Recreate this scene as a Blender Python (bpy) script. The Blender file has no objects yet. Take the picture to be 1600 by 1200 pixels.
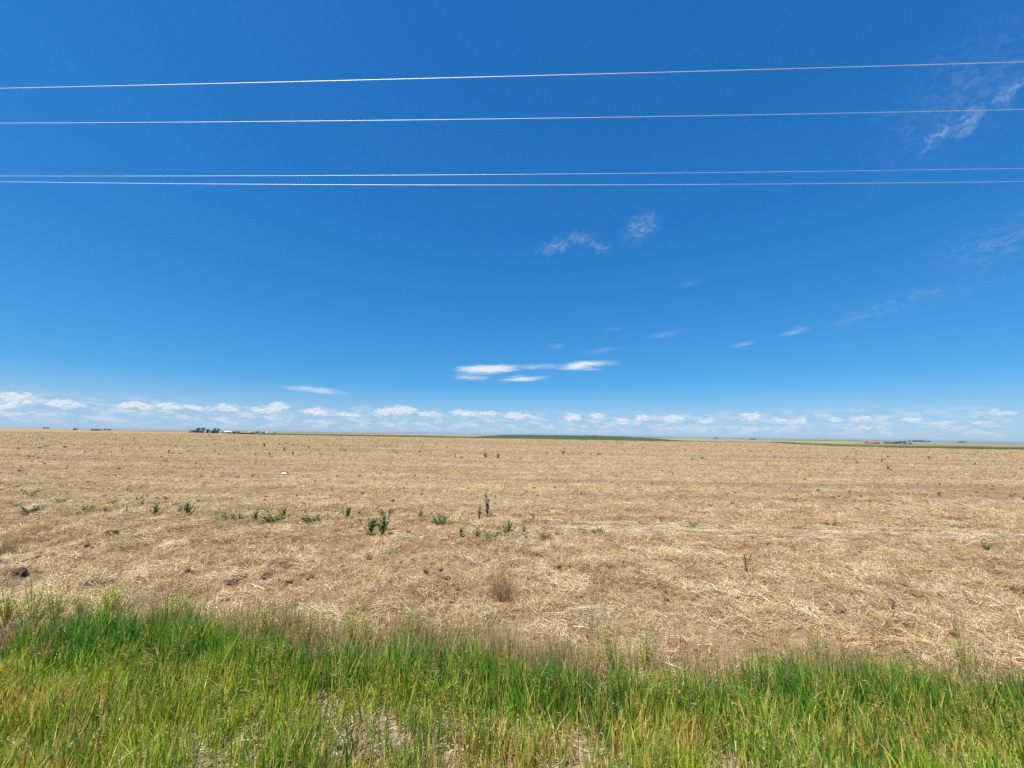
import bpy, math, random
import numpy as np
from mathutils import Matrix, Vector

R = math.radians
rng = np.random.default_rng(7)
random.seed(7)
scene = bpy.context.scene
COL = scene.collection

# ------------------------------------------------------------------ camera
CAM_H = 2.6
F = 640.0                      # focal length in pixels of the 1600 px wide photograph
PITCH, ROLL = R(7.05), R(0.86)
_fwd = Vector((0, math.cos(PITCH), math.sin(PITCH)))
_up0 = Vector((0, -math.sin(PITCH), math.cos(PITCH)))
_r0 = Vector((1, 0, 0))
CR = _r0 * math.cos(ROLL) + _up0 * math.sin(ROLL)
CU = _up0 * math.cos(ROLL) - _r0 * math.sin(ROLL)
cam_data = bpy.data.cameras.new('camera')
cam = bpy.data.objects.new('camera', cam_data)
COL.objects.link(cam)
cam.matrix_world = Matrix(((CR.x, CU.x, -_fwd.x, 0), (CR.y, CU.y, -_fwd.y, 0), (CR.z, CU.z, -_fwd.z, CAM_H), (0, 0, 0, 1)))
cam_data.sensor_width = 36.0
cam_data.lens = 36.0 * F / 1600.0
cam_data.clip_start = 0.05
cam_data.clip_end = 120000.0
scene.camera = cam


def ray(px, py):
    return _fwd + CR * ((px - 800) / F) + CU * ((600 - py) / F)


def at(px, py, z=0.0):
    d = ray(px, py)
    t = (z - CAM_H) / d.z
    return Vector((0, 0, CAM_H)) + d * t


def azel(px, py):
    d = ray(px, py).normalized()
    return math.degrees(math.atan2(d.x, d.y)), math.degrees(math.asin(d.z))


# ------------------------------------------------------------------ light
SUN_EL, SUN_AZ = R(62), R(-138)          # azimuth clockwise from +Y (view direction): high, behind the viewer's left shoulder
sun_dir = Vector((math.cos(SUN_EL) * math.sin(SUN_AZ), math.cos(SUN_EL) * math.cos(SUN_AZ), math.sin(SUN_EL)))
sd = bpy.data.lights.new('sun', 'SUN')
sd.energy = 5.0
sd.angle = R(0.53)
sd.color = (1.0, 0.95, 0.87)
sun = bpy.data.objects.new('sun', sd)
COL.objects.link(sun)
sun.rotation_euler = (-sun_dir).to_track_quat('-Z', 'Y').to_euler()

world = bpy.data.worlds.new('World')
scene.world = world
world.use_nodes = True
world.cycles.sampling_method = 'MANUAL'
world.cycles.sample_map_resolution = 256
wt = world.node_tree
wt.nodes.clear()


def N(tree, typ, **kw):
    n = tree.nodes.new(typ)
    for k, v in kw.items():
        setattr(n, k, v)
    return n


def setin(tree, node, i, v):
    if isinstance(v, bpy.types.NodeSocket):
        tree.links.new(v, node.inputs[i])
    elif v is not None:
        node.inputs[i].default_value = v


def M(tree, op, a, b=None, c=None, clamp=False):
    n = N(tree, 'ShaderNodeMath', operation=op, use_clamp=clamp)
    setin(tree, n, 0, a); setin(tree, n, 1, b); setin(tree, n, 2, c)
    return n.outputs[0]


def VM(tree, op, a, b=None, out=0):
    n = N(tree, 'ShaderNodeVectorMath', operation=op)
    setin(tree, n, 0, a)
    if b is not None:
        setin(tree, n, 1, b)
    return n.outputs[out]


def SM(tree, v, lo, hi, a=0.0, b=1.0):
    n = N(tree, 'ShaderNodeMapRange', interpolation_type='SMOOTHSTEP')
    setin(tree, n, 0, v); setin(tree, n, 1, lo); setin(tree, n, 2, hi); setin(tree, n, 3, a); setin(tree, n, 4, b)
    return n.outputs[0]


def NOISE(tree, vec, scale, detail=4.0, rough=0.55, out=0):
    n = N(tree, 'ShaderNodeTexNoise')
    setin(tree, n, 'Vector', vec)
    n.inputs['Scale'].default_value = scale
    n.inputs['Detail'].default_value = detail
    n.inputs['Roughness'].default_value = rough
    return n.outputs[out]


def MIX(tree, fac, a, b, blend='MIX'):
    n = N(tree, 'ShaderNodeMix', data_type='RGBA', blend_type=blend)
    setin(tree, n, 0, fac); setin(tree, n, 6, a); setin(tree, n, 7, b)
    return n.outputs[2]


def c4(r, g, b):
    return (r, g, b, 1.0)


SKY_STRENGTH = 0.1
sky = N(wt, 'ShaderNodeTexSky', sky_type='NISHITA')
sky.sun_disc = False
sky.sun_elevation = SUN_EL
sky.sun_rotation = SUN_AZ
sky.altitude = 1600
sky.air_density = 1.0
sky.dust_density = 0.6
sky.ozone_density = 2.0
hs = N(wt, 'ShaderNodeHueSaturation')
hs.inputs['Saturation'].default_value = 1.12
hs.inputs['Value'].default_value = 1.0
wt.links.new(sky.outputs[0], hs.inputs['Color'])
sky_col = MIX(wt, 1.0, hs.outputs[0], c4(0.80, 0.92, 1.06), 'MULTIPLY')

# the camera's steep blue response: one power and gain per channel over the whole sky
_sc = N(wt, 'ShaderNodeSeparateColor'); wt.links.new(sky_col, _sc.inputs[0])
_cc = N(wt, 'ShaderNodeCombineColor')
for _k, (_p, _g) in enumerate(((1.105, 4.20), (0.683, 5.42), (0.488, 6.98))):
    wt.links.new(M(wt, 'MULTIPLY', M(wt, 'POWER', M(wt, 'MULTIPLY', _sc.outputs[_k], 0.1), _p), _g), _cc.inputs[_k])
sky_col = _cc.outputs[0]

tc = N(wt, 'ShaderNodeTexCoord')
sep = N(wt, 'ShaderNodeSeparateXYZ')
wt.links.new(tc.outputs['Generated'], sep.inputs[0])
w_az = M(wt, 'MULTIPLY', M(wt, 'ARCTAN2', sep.outputs[0], sep.outputs[1]), 57.29578)
w_el = M(wt, 'MULTIPLY', M(wt, 'ARCSINE', sep.outputs[2]), 57.29578)
comb = N(wt, 'ShaderNodeCombineXYZ')
wt.links.new(w_az, comb.inputs[0]); wt.links.new(w_el, comb.inputs[1])
P0 = comb.outputs[0]


def scaled(tree, v, s):
    return VM(tree, 'MULTIPLY', v, s)


def puffs(items, Pv):
    """largest (1 - ellipse radius) * weight over a list of (px, py, half width, half height, tilt, weight)"""
    acc = None
    for (px, py, hw, hh, tilt, wgt) in items:
        a0, e0 = azel(px, py)
        a1, _ = azel(px + hw, py); a2, _ = azel(px - hw, py)
        _, e1 = azel(px, py - hh); _, e2 = azel(px, py + hh)
        m = N(wt, 'ShaderNodeMapping', vector_type='TEXTURE')
        wt.links.new(Pv, m.inputs['Vector'])
        m.inputs['Location'].default_value = (a0, e0, 0)
        m.inputs['Rotation'].default_value = (0, 0, R(tilt))
        m.inputs['Scale'].default_value = (abs(a1 - a2) / 2, abs(e1 - e2) / 2, 1)
        ln = VM(wt, 'LENGTH', m.outputs[0], out=1)
        v = M(wt, 'MULTIPLY', M(wt, 'SUBTRACT', 1.0, ln, clamp=True), wgt)
        acc = v if acc is None else M(wt, 'MAXIMUM', acc, v)
    return acc


# --- high thin streaks of cloud
streak_n = NOISE(wt, scaled(wt, P0, (0.22, 1.5, 1)), 1.0, 5, 0.62, out=1)
Pc = VM(wt, 'ADD', P0, VM(wt, 'MULTIPLY', VM(wt, 'SUBTRACT', streak_n, (0.5, 0.5, 0.5)), (4.6, 1.3, 0)))
cirrus = [
    (764, 577, 62, 9, 3, 1.7), (912, 571, 56, 9, 5, 1.5), (815, 592, 52, 6, 3, 1.2), (838, 573, 70, 5, 2, .6), (735, 588, 36, 7, 0, .8),
    (490, 609, 72, 7, -4, .8), (1240, 518, 34, 8, 4, .50), (1157, 538, 32, 6, 4, .46), (1330, 499, 50, 8, 8, .24),
    (1040, 522, 50, 7, 7, .28), (940, 547, 46, 7, 6, .30), (955, 514, 30, 4, 0, .25), (1080, 443, 34, 7, 5, .22), (870, 541, 18, 5, 0, .3)]
cf = puffs(cirrus, Pc)
fine = NOISE(wt, scaled(wt, P0, (0.8, 4.5, 1)), 1.0, 5, 0.6)
cir_a = M(wt, 'MULTIPLY', SM(wt, M(wt, 'MULTIPLY', cf, M(wt, 'ADD', 0.45, fine)), 0.0, 1.25), 0.95)
mottled = [
    (868, 385, 40, 16, 8, .62), (905, 373, 34, 14, 0, .55), (936, 386, 24, 14, -20, .62), (1000, 357, 44, 32, 20, .55),
    (1465, 213, 58, 18, 34, .75), (1512, 190, 52, 22, 34, .75), (1580, 143, 56, 26, 38, .6), (1560, 380, 220, 70, 12, .30), (1500, 150, 280, 130, 24, .26), (1420, 470, 240, 30, 8, .30)]
warp = NOISE(wt, P0, 0.9, 4, 0.65, out=1)
Pm = VM(wt, 'ADD', P0, VM(wt, 'MULTIPLY', VM(wt, 'SUBTRACT', warp, (0.5, 0.5, 0.5)), (2.6, 2.2, 0)))
mf = puffs(mottled, Pm)
cell = NOISE(wt, scaled(wt, Pm, (0.7, 1.5, 1)), 1.5, 4, 0.58)
mot_a = M(wt, 'MULTIPLY', SM(wt, M(wt, 'MULTIPLY', mf, SM(wt, cell, 0.25, 0.75, 0.1, 1.7)), 0.0, 1.1), 0.42)

# --- row of small cumulus low over the horizon
bill = NOISE(wt, scaled(wt, P0, (1.0, 1.5, 1)), 0.85, 6, 0.62, out=1)
Pb = VM(wt, 'ADD', P0, VM(wt, 'MULTIPLY', VM(wt, 'SUBTRACT', bill, (0.5, 0.5, 0.5)), (3.6, 1.5, 0)))
cumulus = [
    (22, 622, 46, 10, 0, 1.2), (8, 632, 40, 9, 0, .8), (97, 631, 44, 8, 0, 1.0), (210, 633, 46, 7, 0, 1.05), (262, 634, 34, 7, 0, 1.0), (308, 638, 30, 6, 0, .8),
    (352, 637, 34, 7, 0, 1.0), (433, 636, 28, 8, 0, 1.1), (410, 641, 34, 6, 0, .7), (492, 644, 32, 8, 0, 1.0), (545, 648, 34, 5, 0, .8), (598, 644, 20, 7, 0, 1.0),
    (628, 641, 34, 8, 0, 1.25), (668, 646, 26, 5, 0, .8), (730, 645, 40, 6, 0, 1.0), (765, 645, 24, 5, 0, 1.0), (808, 649, 34, 6, 0, .9), (897, 652, 22, 7, 0, 1.0),
    (936, 650, 18, 6, 0, 1.0), (972, 658, 18, 6, 0, .8), (1007, 653, 17, 6, 0, 1.1), (1053, 654, 22, 7, 0, 1.0), (1105, 658, 22, 6, 0, .9), (1172, 651, 24, 8, 0, 1.0),
    (1218, 655, 30, 6, 0, .85), (1252, 655, 16, 6, 0, 1.0), (1302, 656, 20, 5, 0, .8), (1346, 654, 28, 7, 0, .7), (1353, 666, 14, 5, 0, .9), (1417, 656, 24, 5, 0, 1.0),
    (1478, 661, 24, 6, 0, .6), (1537, 659, 24, 5, 0, .55), (1564, 645, 26, 4, 0, .7)]
uf = puffs(cumulus, Pb)
ufn = NOISE(wt, scaled(wt, P0, (1.0, 1.8, 1)), 2.2, 5, 0.6)
cum_a = SM(wt, M(wt, 'ADD', uf, M(wt, 'MULTIPLY', M(wt, 'SUBTRACT', ufn, 0.5), 0.5)), 0.06, 0.62)
# fainter farther puffs all round the horizon
band = M(wt, 'MULTIPLY', SM(wt, w_el, 0.0, 1.0), SM(wt, w_el, 2.0, 3.9, 1.0, 0.0))
bn = NOISE(wt, scaled(wt, P0, (0.42, 1.35, 1)), 1.0, 6, 0.68)
far_a = M(wt, 'MULTIPLY', M(wt, 'MULTIPLY', SM(wt, bn, 0.44, 0.64), band), 0.80)
veil = M(wt, 'MULTIPLY', SM(wt, w_el, 0.0, 7.0, 1.0, 0.0), 0.60)

sky1 = MIX(wt, veil, sky_col, c4(3.28, 4.28, 5.54))
sky2 = MIX(wt, far_a, sky1, c4(4.62, 5.29, 6.05))
ufn2 = NOISE(wt, VM(wt, 'ADD', scaled(wt, P0, (1.0, 1.8, 1)), (-0.08, 0.32, 0)), 2.2, 5, 0.6)
shade = MIX(wt, SM(wt, M(wt, 'SUBTRACT', ufn, ufn2), -0.13, 0.09), c4(4.37, 5.04, 5.80), c4(6.30, 6.47, 6.64))  # top-lit billows painted into the cumulus colour from the shifted noise
sky3 = MIX(wt, M(wt, 'MULTIPLY', cum_a, 0.80), sky2, shade)
sky4 = MIX(wt, cir_a, sky3, c4(5.80, 6.13, 6.55))
sky5 = MIX(wt, mot_a, sky4, c4(3.86, 4.79, 6.05))
bg = N(wt, 'ShaderNodeBackground')
wt.links.new(sky5, bg.inputs[0])
bg.inputs[1].default_value = SKY_STRENGTH
wo = N(wt, 'ShaderNodeOutputWorld')
wt.links.new(bg.outputs[0], wo.inputs[0])

scene.view_settings.view_transform = 'Standard'
scene.view_settings.look = 'None'
scene.view_settings.exposure = 0.5
scene.view_settings.gamma = 1.0
scene.view_settings.use_curve_mapping = False
scene.render.engine = 'CYCLES'
scene.cycles.max_bounces = 4
scene.cycles.volume_bounces = 0
scene.cycles.use_denoising = False


# ------------------------------------------------------------------ helpers
def tag(o, label=None, cat=None, group=None, kind=None):
    if label: o['label'] = label
    if cat: o['category'] = cat
    if group: o['group'] = group
    if kind: o['kind'] = kind
    return o


def link(o, parent=None):
    COL.objects.link(o)
    if parent:
        o.parent = parent
    return o


def empty(name, loc=(0, 0, 0), rz=0.0, s=1.0):
    o = bpy.data.objects.new(name, None)
    o.empty_display_size = 0.1
    o.location = loc
    o.rotation_euler = (0, 0, rz)
    o.scale = (s, s, s)
    return link(o)


def mesh_np(name, V, Q=None, T=None, col=None, mat=None, smooth=False, attrs=None):
    me = bpy.data.meshes.new(name)
    V = np.asarray(V, np.float32).reshape(-1, 3)
    me.vertices.add(len(V))
    me.vertices.foreach_set('co', V.ravel())
    loops, starts = [], []
    n = 0
    if Q is not None and len(Q):
        Q = np.asarray(Q, np.int32)
        loops.append(Q.ravel()); starts.append(np.arange(len(Q), dtype=np.int32) * 4); n += Q.size
    if T is not None and len(T):
        T = np.asarray(T, np.int32)
        loops.append(T.ravel()); starts.append(n + np.arange(len(T), dtype=np.int32) * 3); n += T.size
    L = np.concatenate(loops); S = np.concatenate(starts).astype(np.int32)
    me.loops.add(len(L)); me.loops.foreach_set('vertex_index', L)
    me.polygons.add(len(S)); me.polygons.foreach_set('loop_start', S)
    if smooth:
        me.polygons.foreach_set('use_smooth', np.ones(len(S), bool))
    me.update(calc_edges=True)
    if col is not None:
        a = me.color_attributes.new('col', 'FLOAT_COLOR', 'POINT')
        c = np.ones((len(V), 4), np.float32); c[:, :3] = col
        a.data.foreach_set('color', c.ravel())
    for k, v in (attrs or {}).items():
        a = me.attributes.new(k, 'FLOAT', 'POINT')
        a.data.foreach_set('value', np.asarray(v, np.float32))
    if mat:
        me.materials.append(mat)
    return me


def _hash(ix, iy, seed):
    h = (ix.astype(np.int64) * 374761393 + iy.astype(np.int64) * 668265263 + seed * 1442695041) & 0xFFFFFFFF
    h = ((h ^ (h >> 13)) * 1274126177) & 0xFFFFFFFF
    h = ((h ^ (h >> 16)) * 2246822519) & 0xFFFFFFFF
    return ((h ^ (h >> 15)) & 0xFFFFFF) / float(0xFFFFFF)


def vnoise(x, y, seed=0):
    x = np.asarray(x, float); y = np.asarray(y, float)
    ix, iy = np.floor(x), np.floor(y)
    fx, fy = x - ix, y - iy
    fx = fx * fx * fx * (fx * (fx * 6 - 15) + 10); fy = fy * fy * fy * (fy * (fy * 6 - 15) + 10)
    a, b = _hash(ix, iy, seed), _hash(ix + 1, iy, seed)
    c, d = _hash(ix, iy + 1, seed), _hash(ix + 1, iy + 1, seed)
    return (a * (1 - fx) + b * fx) * (1 - fy) + (c * (1 - fx) + d * fx) * fy


def fbm(x, y, seed=0, octv=4):
    s, a, t = 0.0, 1.0, 0.0
    for k in range(octv):
        s = s + a * vnoise(np.asarray(x) * 2 ** k + 17.3 * k, np.asarray(y) * 2 ** k - 9.1 * k, seed + k)
        t += a; a *= 0.5
    return s / t


def sstep(x, a, b):
    t = np.clip((np.asarray(x, float) - a) / (b - a), 0, 1)
    return t * t * (3 - 2 * t)


def ribbons(root, d, bend, L, W, side, prof):
    """bent tapering strips; prof: width factor at each row"""
    k = len(prof)
    n = len(root)
    t = np.linspace(0, 1, k)
    P = root[:, None, :] + d[:, None, :] * (L[:, None] * t)[:, :, None] + bend[:, None, :] * (L[:, None] * t ** 2)[:, :, None]
    off = side[:, None, :] * (W[:, None] * np.asarray(prof)[None] * 0.5)[:, :, None]
    V = np.stack([P - off, P + off], 2).reshape(n, k * 2, 3)
    base = (np.arange(n) * k * 2)[:, None, None]
    q = np.array([[2 * i, 2 * i + 1, 2 * i + 3, 2 * i + 2] for i in range(k - 1)])[None]
    return V.reshape(-1, 3), (base + q).reshape(-1, 4), k * 2


def unit(v):
    return v / np.maximum(np.linalg.norm(v, axis=-1, keepdims=True), 1e-9)


def join(parts):
    Vs, Qs, Cs, o = [], [], [], 0
    for V, Q, C in parts:
        Vs.append(V); Qs.append(Q + o); Cs.append(C); o += len(V)
    return np.concatenate(Vs), np.concatenate(Qs), np.concatenate(Cs)


# ------------------------------------------------------------------ materials
def new_mat(name):
    m = bpy.data.materials.new(name)
    m.use_nodes = True
    t = m.node_tree
    t.nodes.clear()
    out = N(t, 'ShaderNodeOutputMaterial')
    return m, t, out


def plain(name, col, rough=0.8, spec=0.3, metal=0.0, var=0.15, scale=3.0, bump=0.0):
    m, t, out = new_mat(name)
    b = N(t, 'ShaderNodeBsdfPrincipled')
    tcn = N(t, 'ShaderNodeTexCoord')
    n = NOISE(t, tcn.outputs['Object'], scale, 4, 0.6)
    f = SM(t, n, 0.25, 0.75, 1 - var, 1 + var)
    v = VM(t, 'SCALE', col[:3]); v.node.inputs['Scale'].default_value = 1.0
    t.links.new(f, v.node.inputs['Scale'])
    t.links.new(v, b.inputs['Base Color'])
    b.inputs['Roughness'].default_value = rough
    b.inputs['Specular IOR Level'].default_value = spec
    b.inputs['Metallic'].default_value = metal
    if bump:
        bp = N(t, 'ShaderNodeBump'); bp.inputs['Strength'].default_value = bump
        t.links.new(n, bp.inputs['Height']); t.links.new(bp.outputs[0], b.inputs['Normal'])
    t.links.new(b.outputs[0], out.inputs[0])
    return m


def leafy(name, transl=0.3, inst_var=0.0, rough=0.5, spec=0.25, tint=(1, 1, 1)):
    """colour from the strip's own colour attribute, some light passing through"""
    m, t, out = new_mat(name)
    a = N(t, 'ShaderNodeAttribute', attribute_name='col')
    c = a.outputs['Color']
    if inst_var:
        oi = N(t, 'ShaderNodeObjectInfo')
        f = M(t, 'MULTIPLY_ADD', oi.outputs['Random'], 2 * inst_var, 1 - inst_var)
        v = VM(t, 'SCALE', c)
        t.links.new(f, v.node.inputs['Scale'])
        c = v
    b = N(t, 'ShaderNodeBsdfPrincipled')
    t.links.new(c, b.inputs['Base Color'])
    b.inputs['Roughness'].default_value = rough
    b.inputs['Specular IOR Level'].default_value = spec
    if transl:
        tr = N(t, 'ShaderNodeBsdfTranslucent')
        t.links.new(VM(t, 'MULTIPLY', c, tint), tr.inputs[0])
        mx = N(t, 'ShaderNodeMixShader'); mx.inputs[0].default_value = transl
        t.links.new(b.outputs[0], mx.inputs[1]); t.links.new(tr.outputs[0], mx.inputs[2])
        t.links.new(mx.outputs[0], out.inputs[0])
    else:
        t.links.new(b.outputs[0], out.inputs[0])
    return m


MAT = {}
MAT['grass'] = leafy('grass_blade', 0.42, 0, 0.40, 0.4, (1.35, 1.3, 0.7))
MAT['straw'] = leafy('straw', 0.18, 0.20, 0.65, 0.2)
MAT['stem'] = leafy('dry_stem', 0.40, 0.14, 0.65, 0.2)
MAT['weed'] = leafy('weed_leaf', 0.35, 0.12, 0.65, 0.15, (1.2, 1.2, 0.7))
MAT['tree'] = leafy('tree_leaf', 0.2, 0.12, 0.6, 0.2)
MAT['clod'] = plain('dry_soil', (0.20, 0.125, 0.068), 0.95, 0.1, 0, 0.35, 14.0, 0.6)
MAT['clod_dark'] = plain('dark_soil', (0.085, 0.056, 0.038), 0.95, 0.1, 0, 0.4, 14.0, 0.6)  # shade of clod faces and shadowed hollows put into a darker soil colour
MAT['wire'] = plain('weathered_aluminium', (0.88, 0.88, 0.90), 0.56, 0.5, 0.92, 0.08, 2.0)
MAT['white'] = plain('white_paint', (0.66, 0.65, 0.63), 0.6, 0.3, 0, 0.06, 0.4)
MAT['grey'] = plain('grey_siding', (0.36, 0.36, 0.37), 0.7, 0.3, 0, 0.1, 0.4)
MAT['red'] = plain('red_metal', (0.46, 0.11, 0.07), 0.7, 0.3, 0, 0.08, 0.4)
MAT['bark'] = plain('bark', (0.13, 0.095, 0.07), 0.9, 0.1, 0, 0.3, 3.0)
MAT['rag'] = plain('white_plastic', (0.62, 0.61, 0.60), 0.5, 0.4, 0, 0.05, 8.0)
MAT['dark'] = plain('dark_opening', (0.05, 0.05, 0.055), 0.6, 0.3, 0, 0.1, 1.0)


# ------------------------------------------------------------------ terrain
PXK = [-200, 0, 150, 300, 400, 600, 800, 1000, 1150, 1200, 1240, 1300, 1400, 1600, 1800]
YCK = [600, 560, 480, 370, 290, 277, 270, 240, 236, 245, 195, 150, 134, 131, 130]
PLK = [5, 5, 5, 5, 6, 8, 9, 9, 9, 10, 10, 10, 10, 10, 10]


def pxof(x, y):
    return 800 + 645.0 * np.asarray(x, float) / np.maximum(np.asarray(y, float), 1.0)


def crest(x, y):
    return np.interp(pxof(x, y), PXK, YCK)


def land(x, y):
    """large shape of the land, without clods"""
    x = np.asarray(x, float); y = np.asarray(y, float)
    p = pxof(x, y)
    s = np.where(y > 1, sstep((y - crest(x, y)) / 330.0, 0, 1), 0)
    z = -np.interp(p, PXK, PLK) * s
    hill = sstep(x, -190, 30) * sstep(x, 440, 190) * np.exp(-((y - 820) / 130.0) ** 2)
    z = z + 10.9 * hill * (0.96 + 0.08 * vnoise(x / 90, y / 90, 3))
    d = np.hypot(x, y)
    far = sstep(d, 1300, 3500)
    z = z + far * (fbm(x / 2600, y / 1500, 11, 3) - 0.42) * 9 + sstep(d, 6000, 12000) * (fbm(x / 5200, y / 5200, 12, 3) - 0.35) * 22
    return z


EDGE_PX = [(-250, 1000), (0, 992), (60, 972), (200, 958), (330, 962), (430, 985), (520, 1008), (600, 1000), (700, 1000), (800, 1016), (900, 1032), (1000, 1040), (1100, 1036), (1250, 1026), (1350, 1036), (1450, 1052), (1600, 1056), (1850, 1062)]
GRASS_H = 0.32
_e = [at(px, py, GRASS_H) for px, py in EDGE_PX]
EDGE_X = [v.x for v in _e]; EDGE_Y = [v.y for v in _e]


def grass_edge(x):
    return np.interp(x, EDGE_X, EDGE_Y)


def rough_zone(x, y):
    return 1 - sstep(y + 4.0 * (fbm(x / 2.2, y / 1.6, 35, 3) - 0.5), 9.5, 13.5)


def relief(x, y):
    x = np.asarray(x, float); y = np.asarray(y, float)
    d = np.hypot(x, y)
    e = y - grass_edge(x)
    infield = sstep(e, 0.0, 0.7)
    rough = rough_zone(x, y)
    amp = 0.35 + 0.65 * rough
    fade = 1 - sstep(d, 55, 110)
    n1 = fbm(x / 0.55, y / 0.38, 21, 3) - 0.5
    n2 = np.abs(fbm(x / 0.20, y / 0.14, 25, 3) - 0.5)
    rows = np.sin((y + 0.02 * x + 0.25 * fbm(x / 3, y / 3, 29, 2)) * 2 * math.pi / 0.62)
    z = infield * fade * (amp * (0.25 * n1 + 0.22 * n2 - 0.02) + (1 - rough) * 0.034 * rows)
    z = z + (1 - infield) * (0.03 * (fbm(x / 0.3, y / 0.3, 31, 3) - 0.5))
    return z


def ground_z(x, y):
    return land(x, y) + relief(x, y)


# one polar sheet from the viewer's feet to the horizon
n_in, n_out = 430, 150
r = np.concatenate([[0.02], np.geomspace(0.8, 70, n_in), np.geomspace(71.5, 34000, n_out)])
az_front = np.radians(np.linspace(-66, 66, 470))
az_back = np.radians(np.linspace(70, 290, 45))
az = np.concatenate([az_front, az_back])
na = len(az)
RR, AA = np.meshgrid(r, az, indexing='ij')
GX, GY = RR * np.sin(AA), RR * np.cos(AA)
GZ = ground_z(GX, GY)
ii, jj = np.meshgrid(np.arange(len(r) - 1), np.arange(na), indexing='ij')
j2 = (jj + 1) % na
Q = np.stack([ii * na + jj, (ii + 1) * na + jj, (ii + 1) * na + j2, ii * na + j2], -1).reshape(-1, 4)
verge = 1 - sstep(GY - grass_edge(GX), -0.1, 0.35)
beyond = np.where(GY > 1, sstep(GY - crest(GX, GY), 12, 16), sstep(RR, 250, 400))
roughz = rough_zone(GX, GY) * (1 - verge)
bare = sstep(fbm(GX / 30.0, GY / 2.0 + 0.01 * GX, 43, 4), 0.50, 0.38) * sstep(GY, 9, 14) * (1 - sstep(RR, 150, 260))


def ground_mat():
    m, t, out = new_mat('ground_soil_and_stubble')
    geo = N(t, 'ShaderNodeNewGeometry')
    P = geo.outputs['Position']
    av = N(t, 'ShaderNodeAttribute', attribute_name='verge').outputs['Fac']
    ab = N(t, 'ShaderNodeAttribute', attribute_name='beyond').outputs['Fac']
    ar = N(t, 'ShaderNodeAttribute', attribute_name='rough').outputs['Fac']
    # field: dry soil under chopped straw
    fine_n = NOISE(t, VM(t, 'MULTIPLY', P, (9, 26, 9)), 1.0, 5, 0.7)
    mid_n = NOISE(t, VM(t, 'MULTIPLY', P, (1.1, 3.2, 1)), 1.0, 4, 0.6)
    row_n = NOISE(t, VM(t, 'MULTIPLY', P, (0.02, 0.30, 1)), 1.0, 5, 0.62)
    big_n = NOISE(t, VM(t, 'MULTIPLY', P, (0.012, 0.05, 1)), 1.0, 3, 0.5)
    lump_n = NOISE(t, VM(t, 'MULTIPLY', P, (0.45, 0.75, 1)), 1.0, 6, 0.72)
    soil = MIX(t, SM(t, fine_n, 0.3, 0.7), c4(0.16, 0.106, 0.054), c4(0.33, 0.235, 0.122))
    straw = MIX(t, SM(t, fine_n, 0.35, 0.65), c4(0.28, 0.200, 0.104), c4(0.46, 0.340, 0.180))
    fld = MIX(t, SM(t, mid_n, 0.32, 0.62), soil, straw)
    fld = MIX(t, SM(t, row_n, 0.44, 0.64, 0.0, 0.6), fld, c4(0.42, 0.305, 0.170))
    fld = MIX(t, SM(t, row_n, 0.50, 0.34, 0.0, 0.7), fld, c4(0.22, 0.140, 0.074))
    fld = MIX(t, SM(t, lump_n, 0.50, 0.36, 0.0, 0.7), fld, c4(0.17, 0.108, 0.060))
    fld = MIX(t, SM(t, lump_n, 0.54, 0.68, 0.0, 0.6), fld, c4(0.50, 0.36, 0.19))
    fld = MIX(t, SM(t, big_n, 0.4, 0.65, 0, 0.3), fld, c4(0.37, 0.270, 0.155))
    asoil = N(t, 'ShaderNodeAttribute', attribute_name='bare').outputs['Fac']
    fld = MIX(t, M(t, 'MULTIPLY', asoil, 0.75), fld, MIX(t, SM(t, fine_n, 0.3, 0.7), c4(0.15, 0.098, 0.058), c4(0.29, 0.20, 0.122)))
    near_soil = MIX(t, SM(t, fine_n, 0.3, 0.7), c4(0.17, 0.105, 0.058), c4(0.38, 0.255, 0.14))
    fld = MIX(t, M(t, 'MULTIPLY', ar, 0.6), fld, near_soil)
    # verge: pale dusty ground with thatch
    ver = MIX(t, SM(t, NOISE(t, VM(t, 'MULTIPLY', P, (14, 40, 14)), 1.0, 5, 0.7), 0.32, 0.66), c4(0.18, 0.125, 0.075), c4(0.42, 0.32, 0.205))
    c = MIX(t, av, fld, ver)
    # plains beyond the crest: parcels of pasture, fallow and crop
    vo = N(t, 'ShaderNodeTexVoronoi', feature='F1', distance='CHEBYCHEV')
    setin(t, vo, 'Vector', VM(t, 'MULTIPLY', P, (0.0011, 0.0016, 0)))
    vo.inputs['Scale'].default_value = 1.0
    vo.inputs['Randomness'].default_value = 0.8
    sepc = N(t, 'ShaderNodeSeparateColor'); t.links.new(vo.outputs['Color'], sepc.inputs[0])
    rp = N(t, 'ShaderNodeValToRGB'); rp.color_ramp.interpolation = 'CONSTANT'
    stops = [(0.0, (0.17, 0.16, 0.075)), (0.16, (0.30, 0.24, 0.14)), (0.34, (0.10, 0.125, 0.045)), (0.48, (0.22, 0.20, 0.105)), (0.66, (0.36, 0.28, 0.165)), (0.80, (0.075, 0.10, 0.035)), (0.90, (0.20, 0.20, 0.09))]
    e = rp.color_ramp.elements
    e[0].position, e[0].color = stops[0][0], c4(*stops[0][1])
    e[1].position, e[1].color = stops[1][0], c4(*stops[1][1])
    for p, cc in stops[2:]:
        k = e.new(p); k.color = c4(*cc)
    t.links.new(sepc.outputs[0], rp.inputs[0])
    pn = NOISE(t, VM(t, 'MULTIPLY', P, (0.004, 0.02, 0)), 1.0, 5, 0.6)
    far_c = MIX(t, SM(t, pn, 0.35, 0.7, 0, 0.5), rp.outputs[0], c4(0.24, 0.21, 0.12))
    c = MIX(t, ab, c, far_c)
    b = N(t, 'ShaderNodeBsdfPrincipled')
    t.links.new(c, b.inputs['Base Color'])
    b.inputs['Roughness'].default_value = 0.95
    b.inputs['Specular IOR Level'].default_value = 0.1
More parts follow.
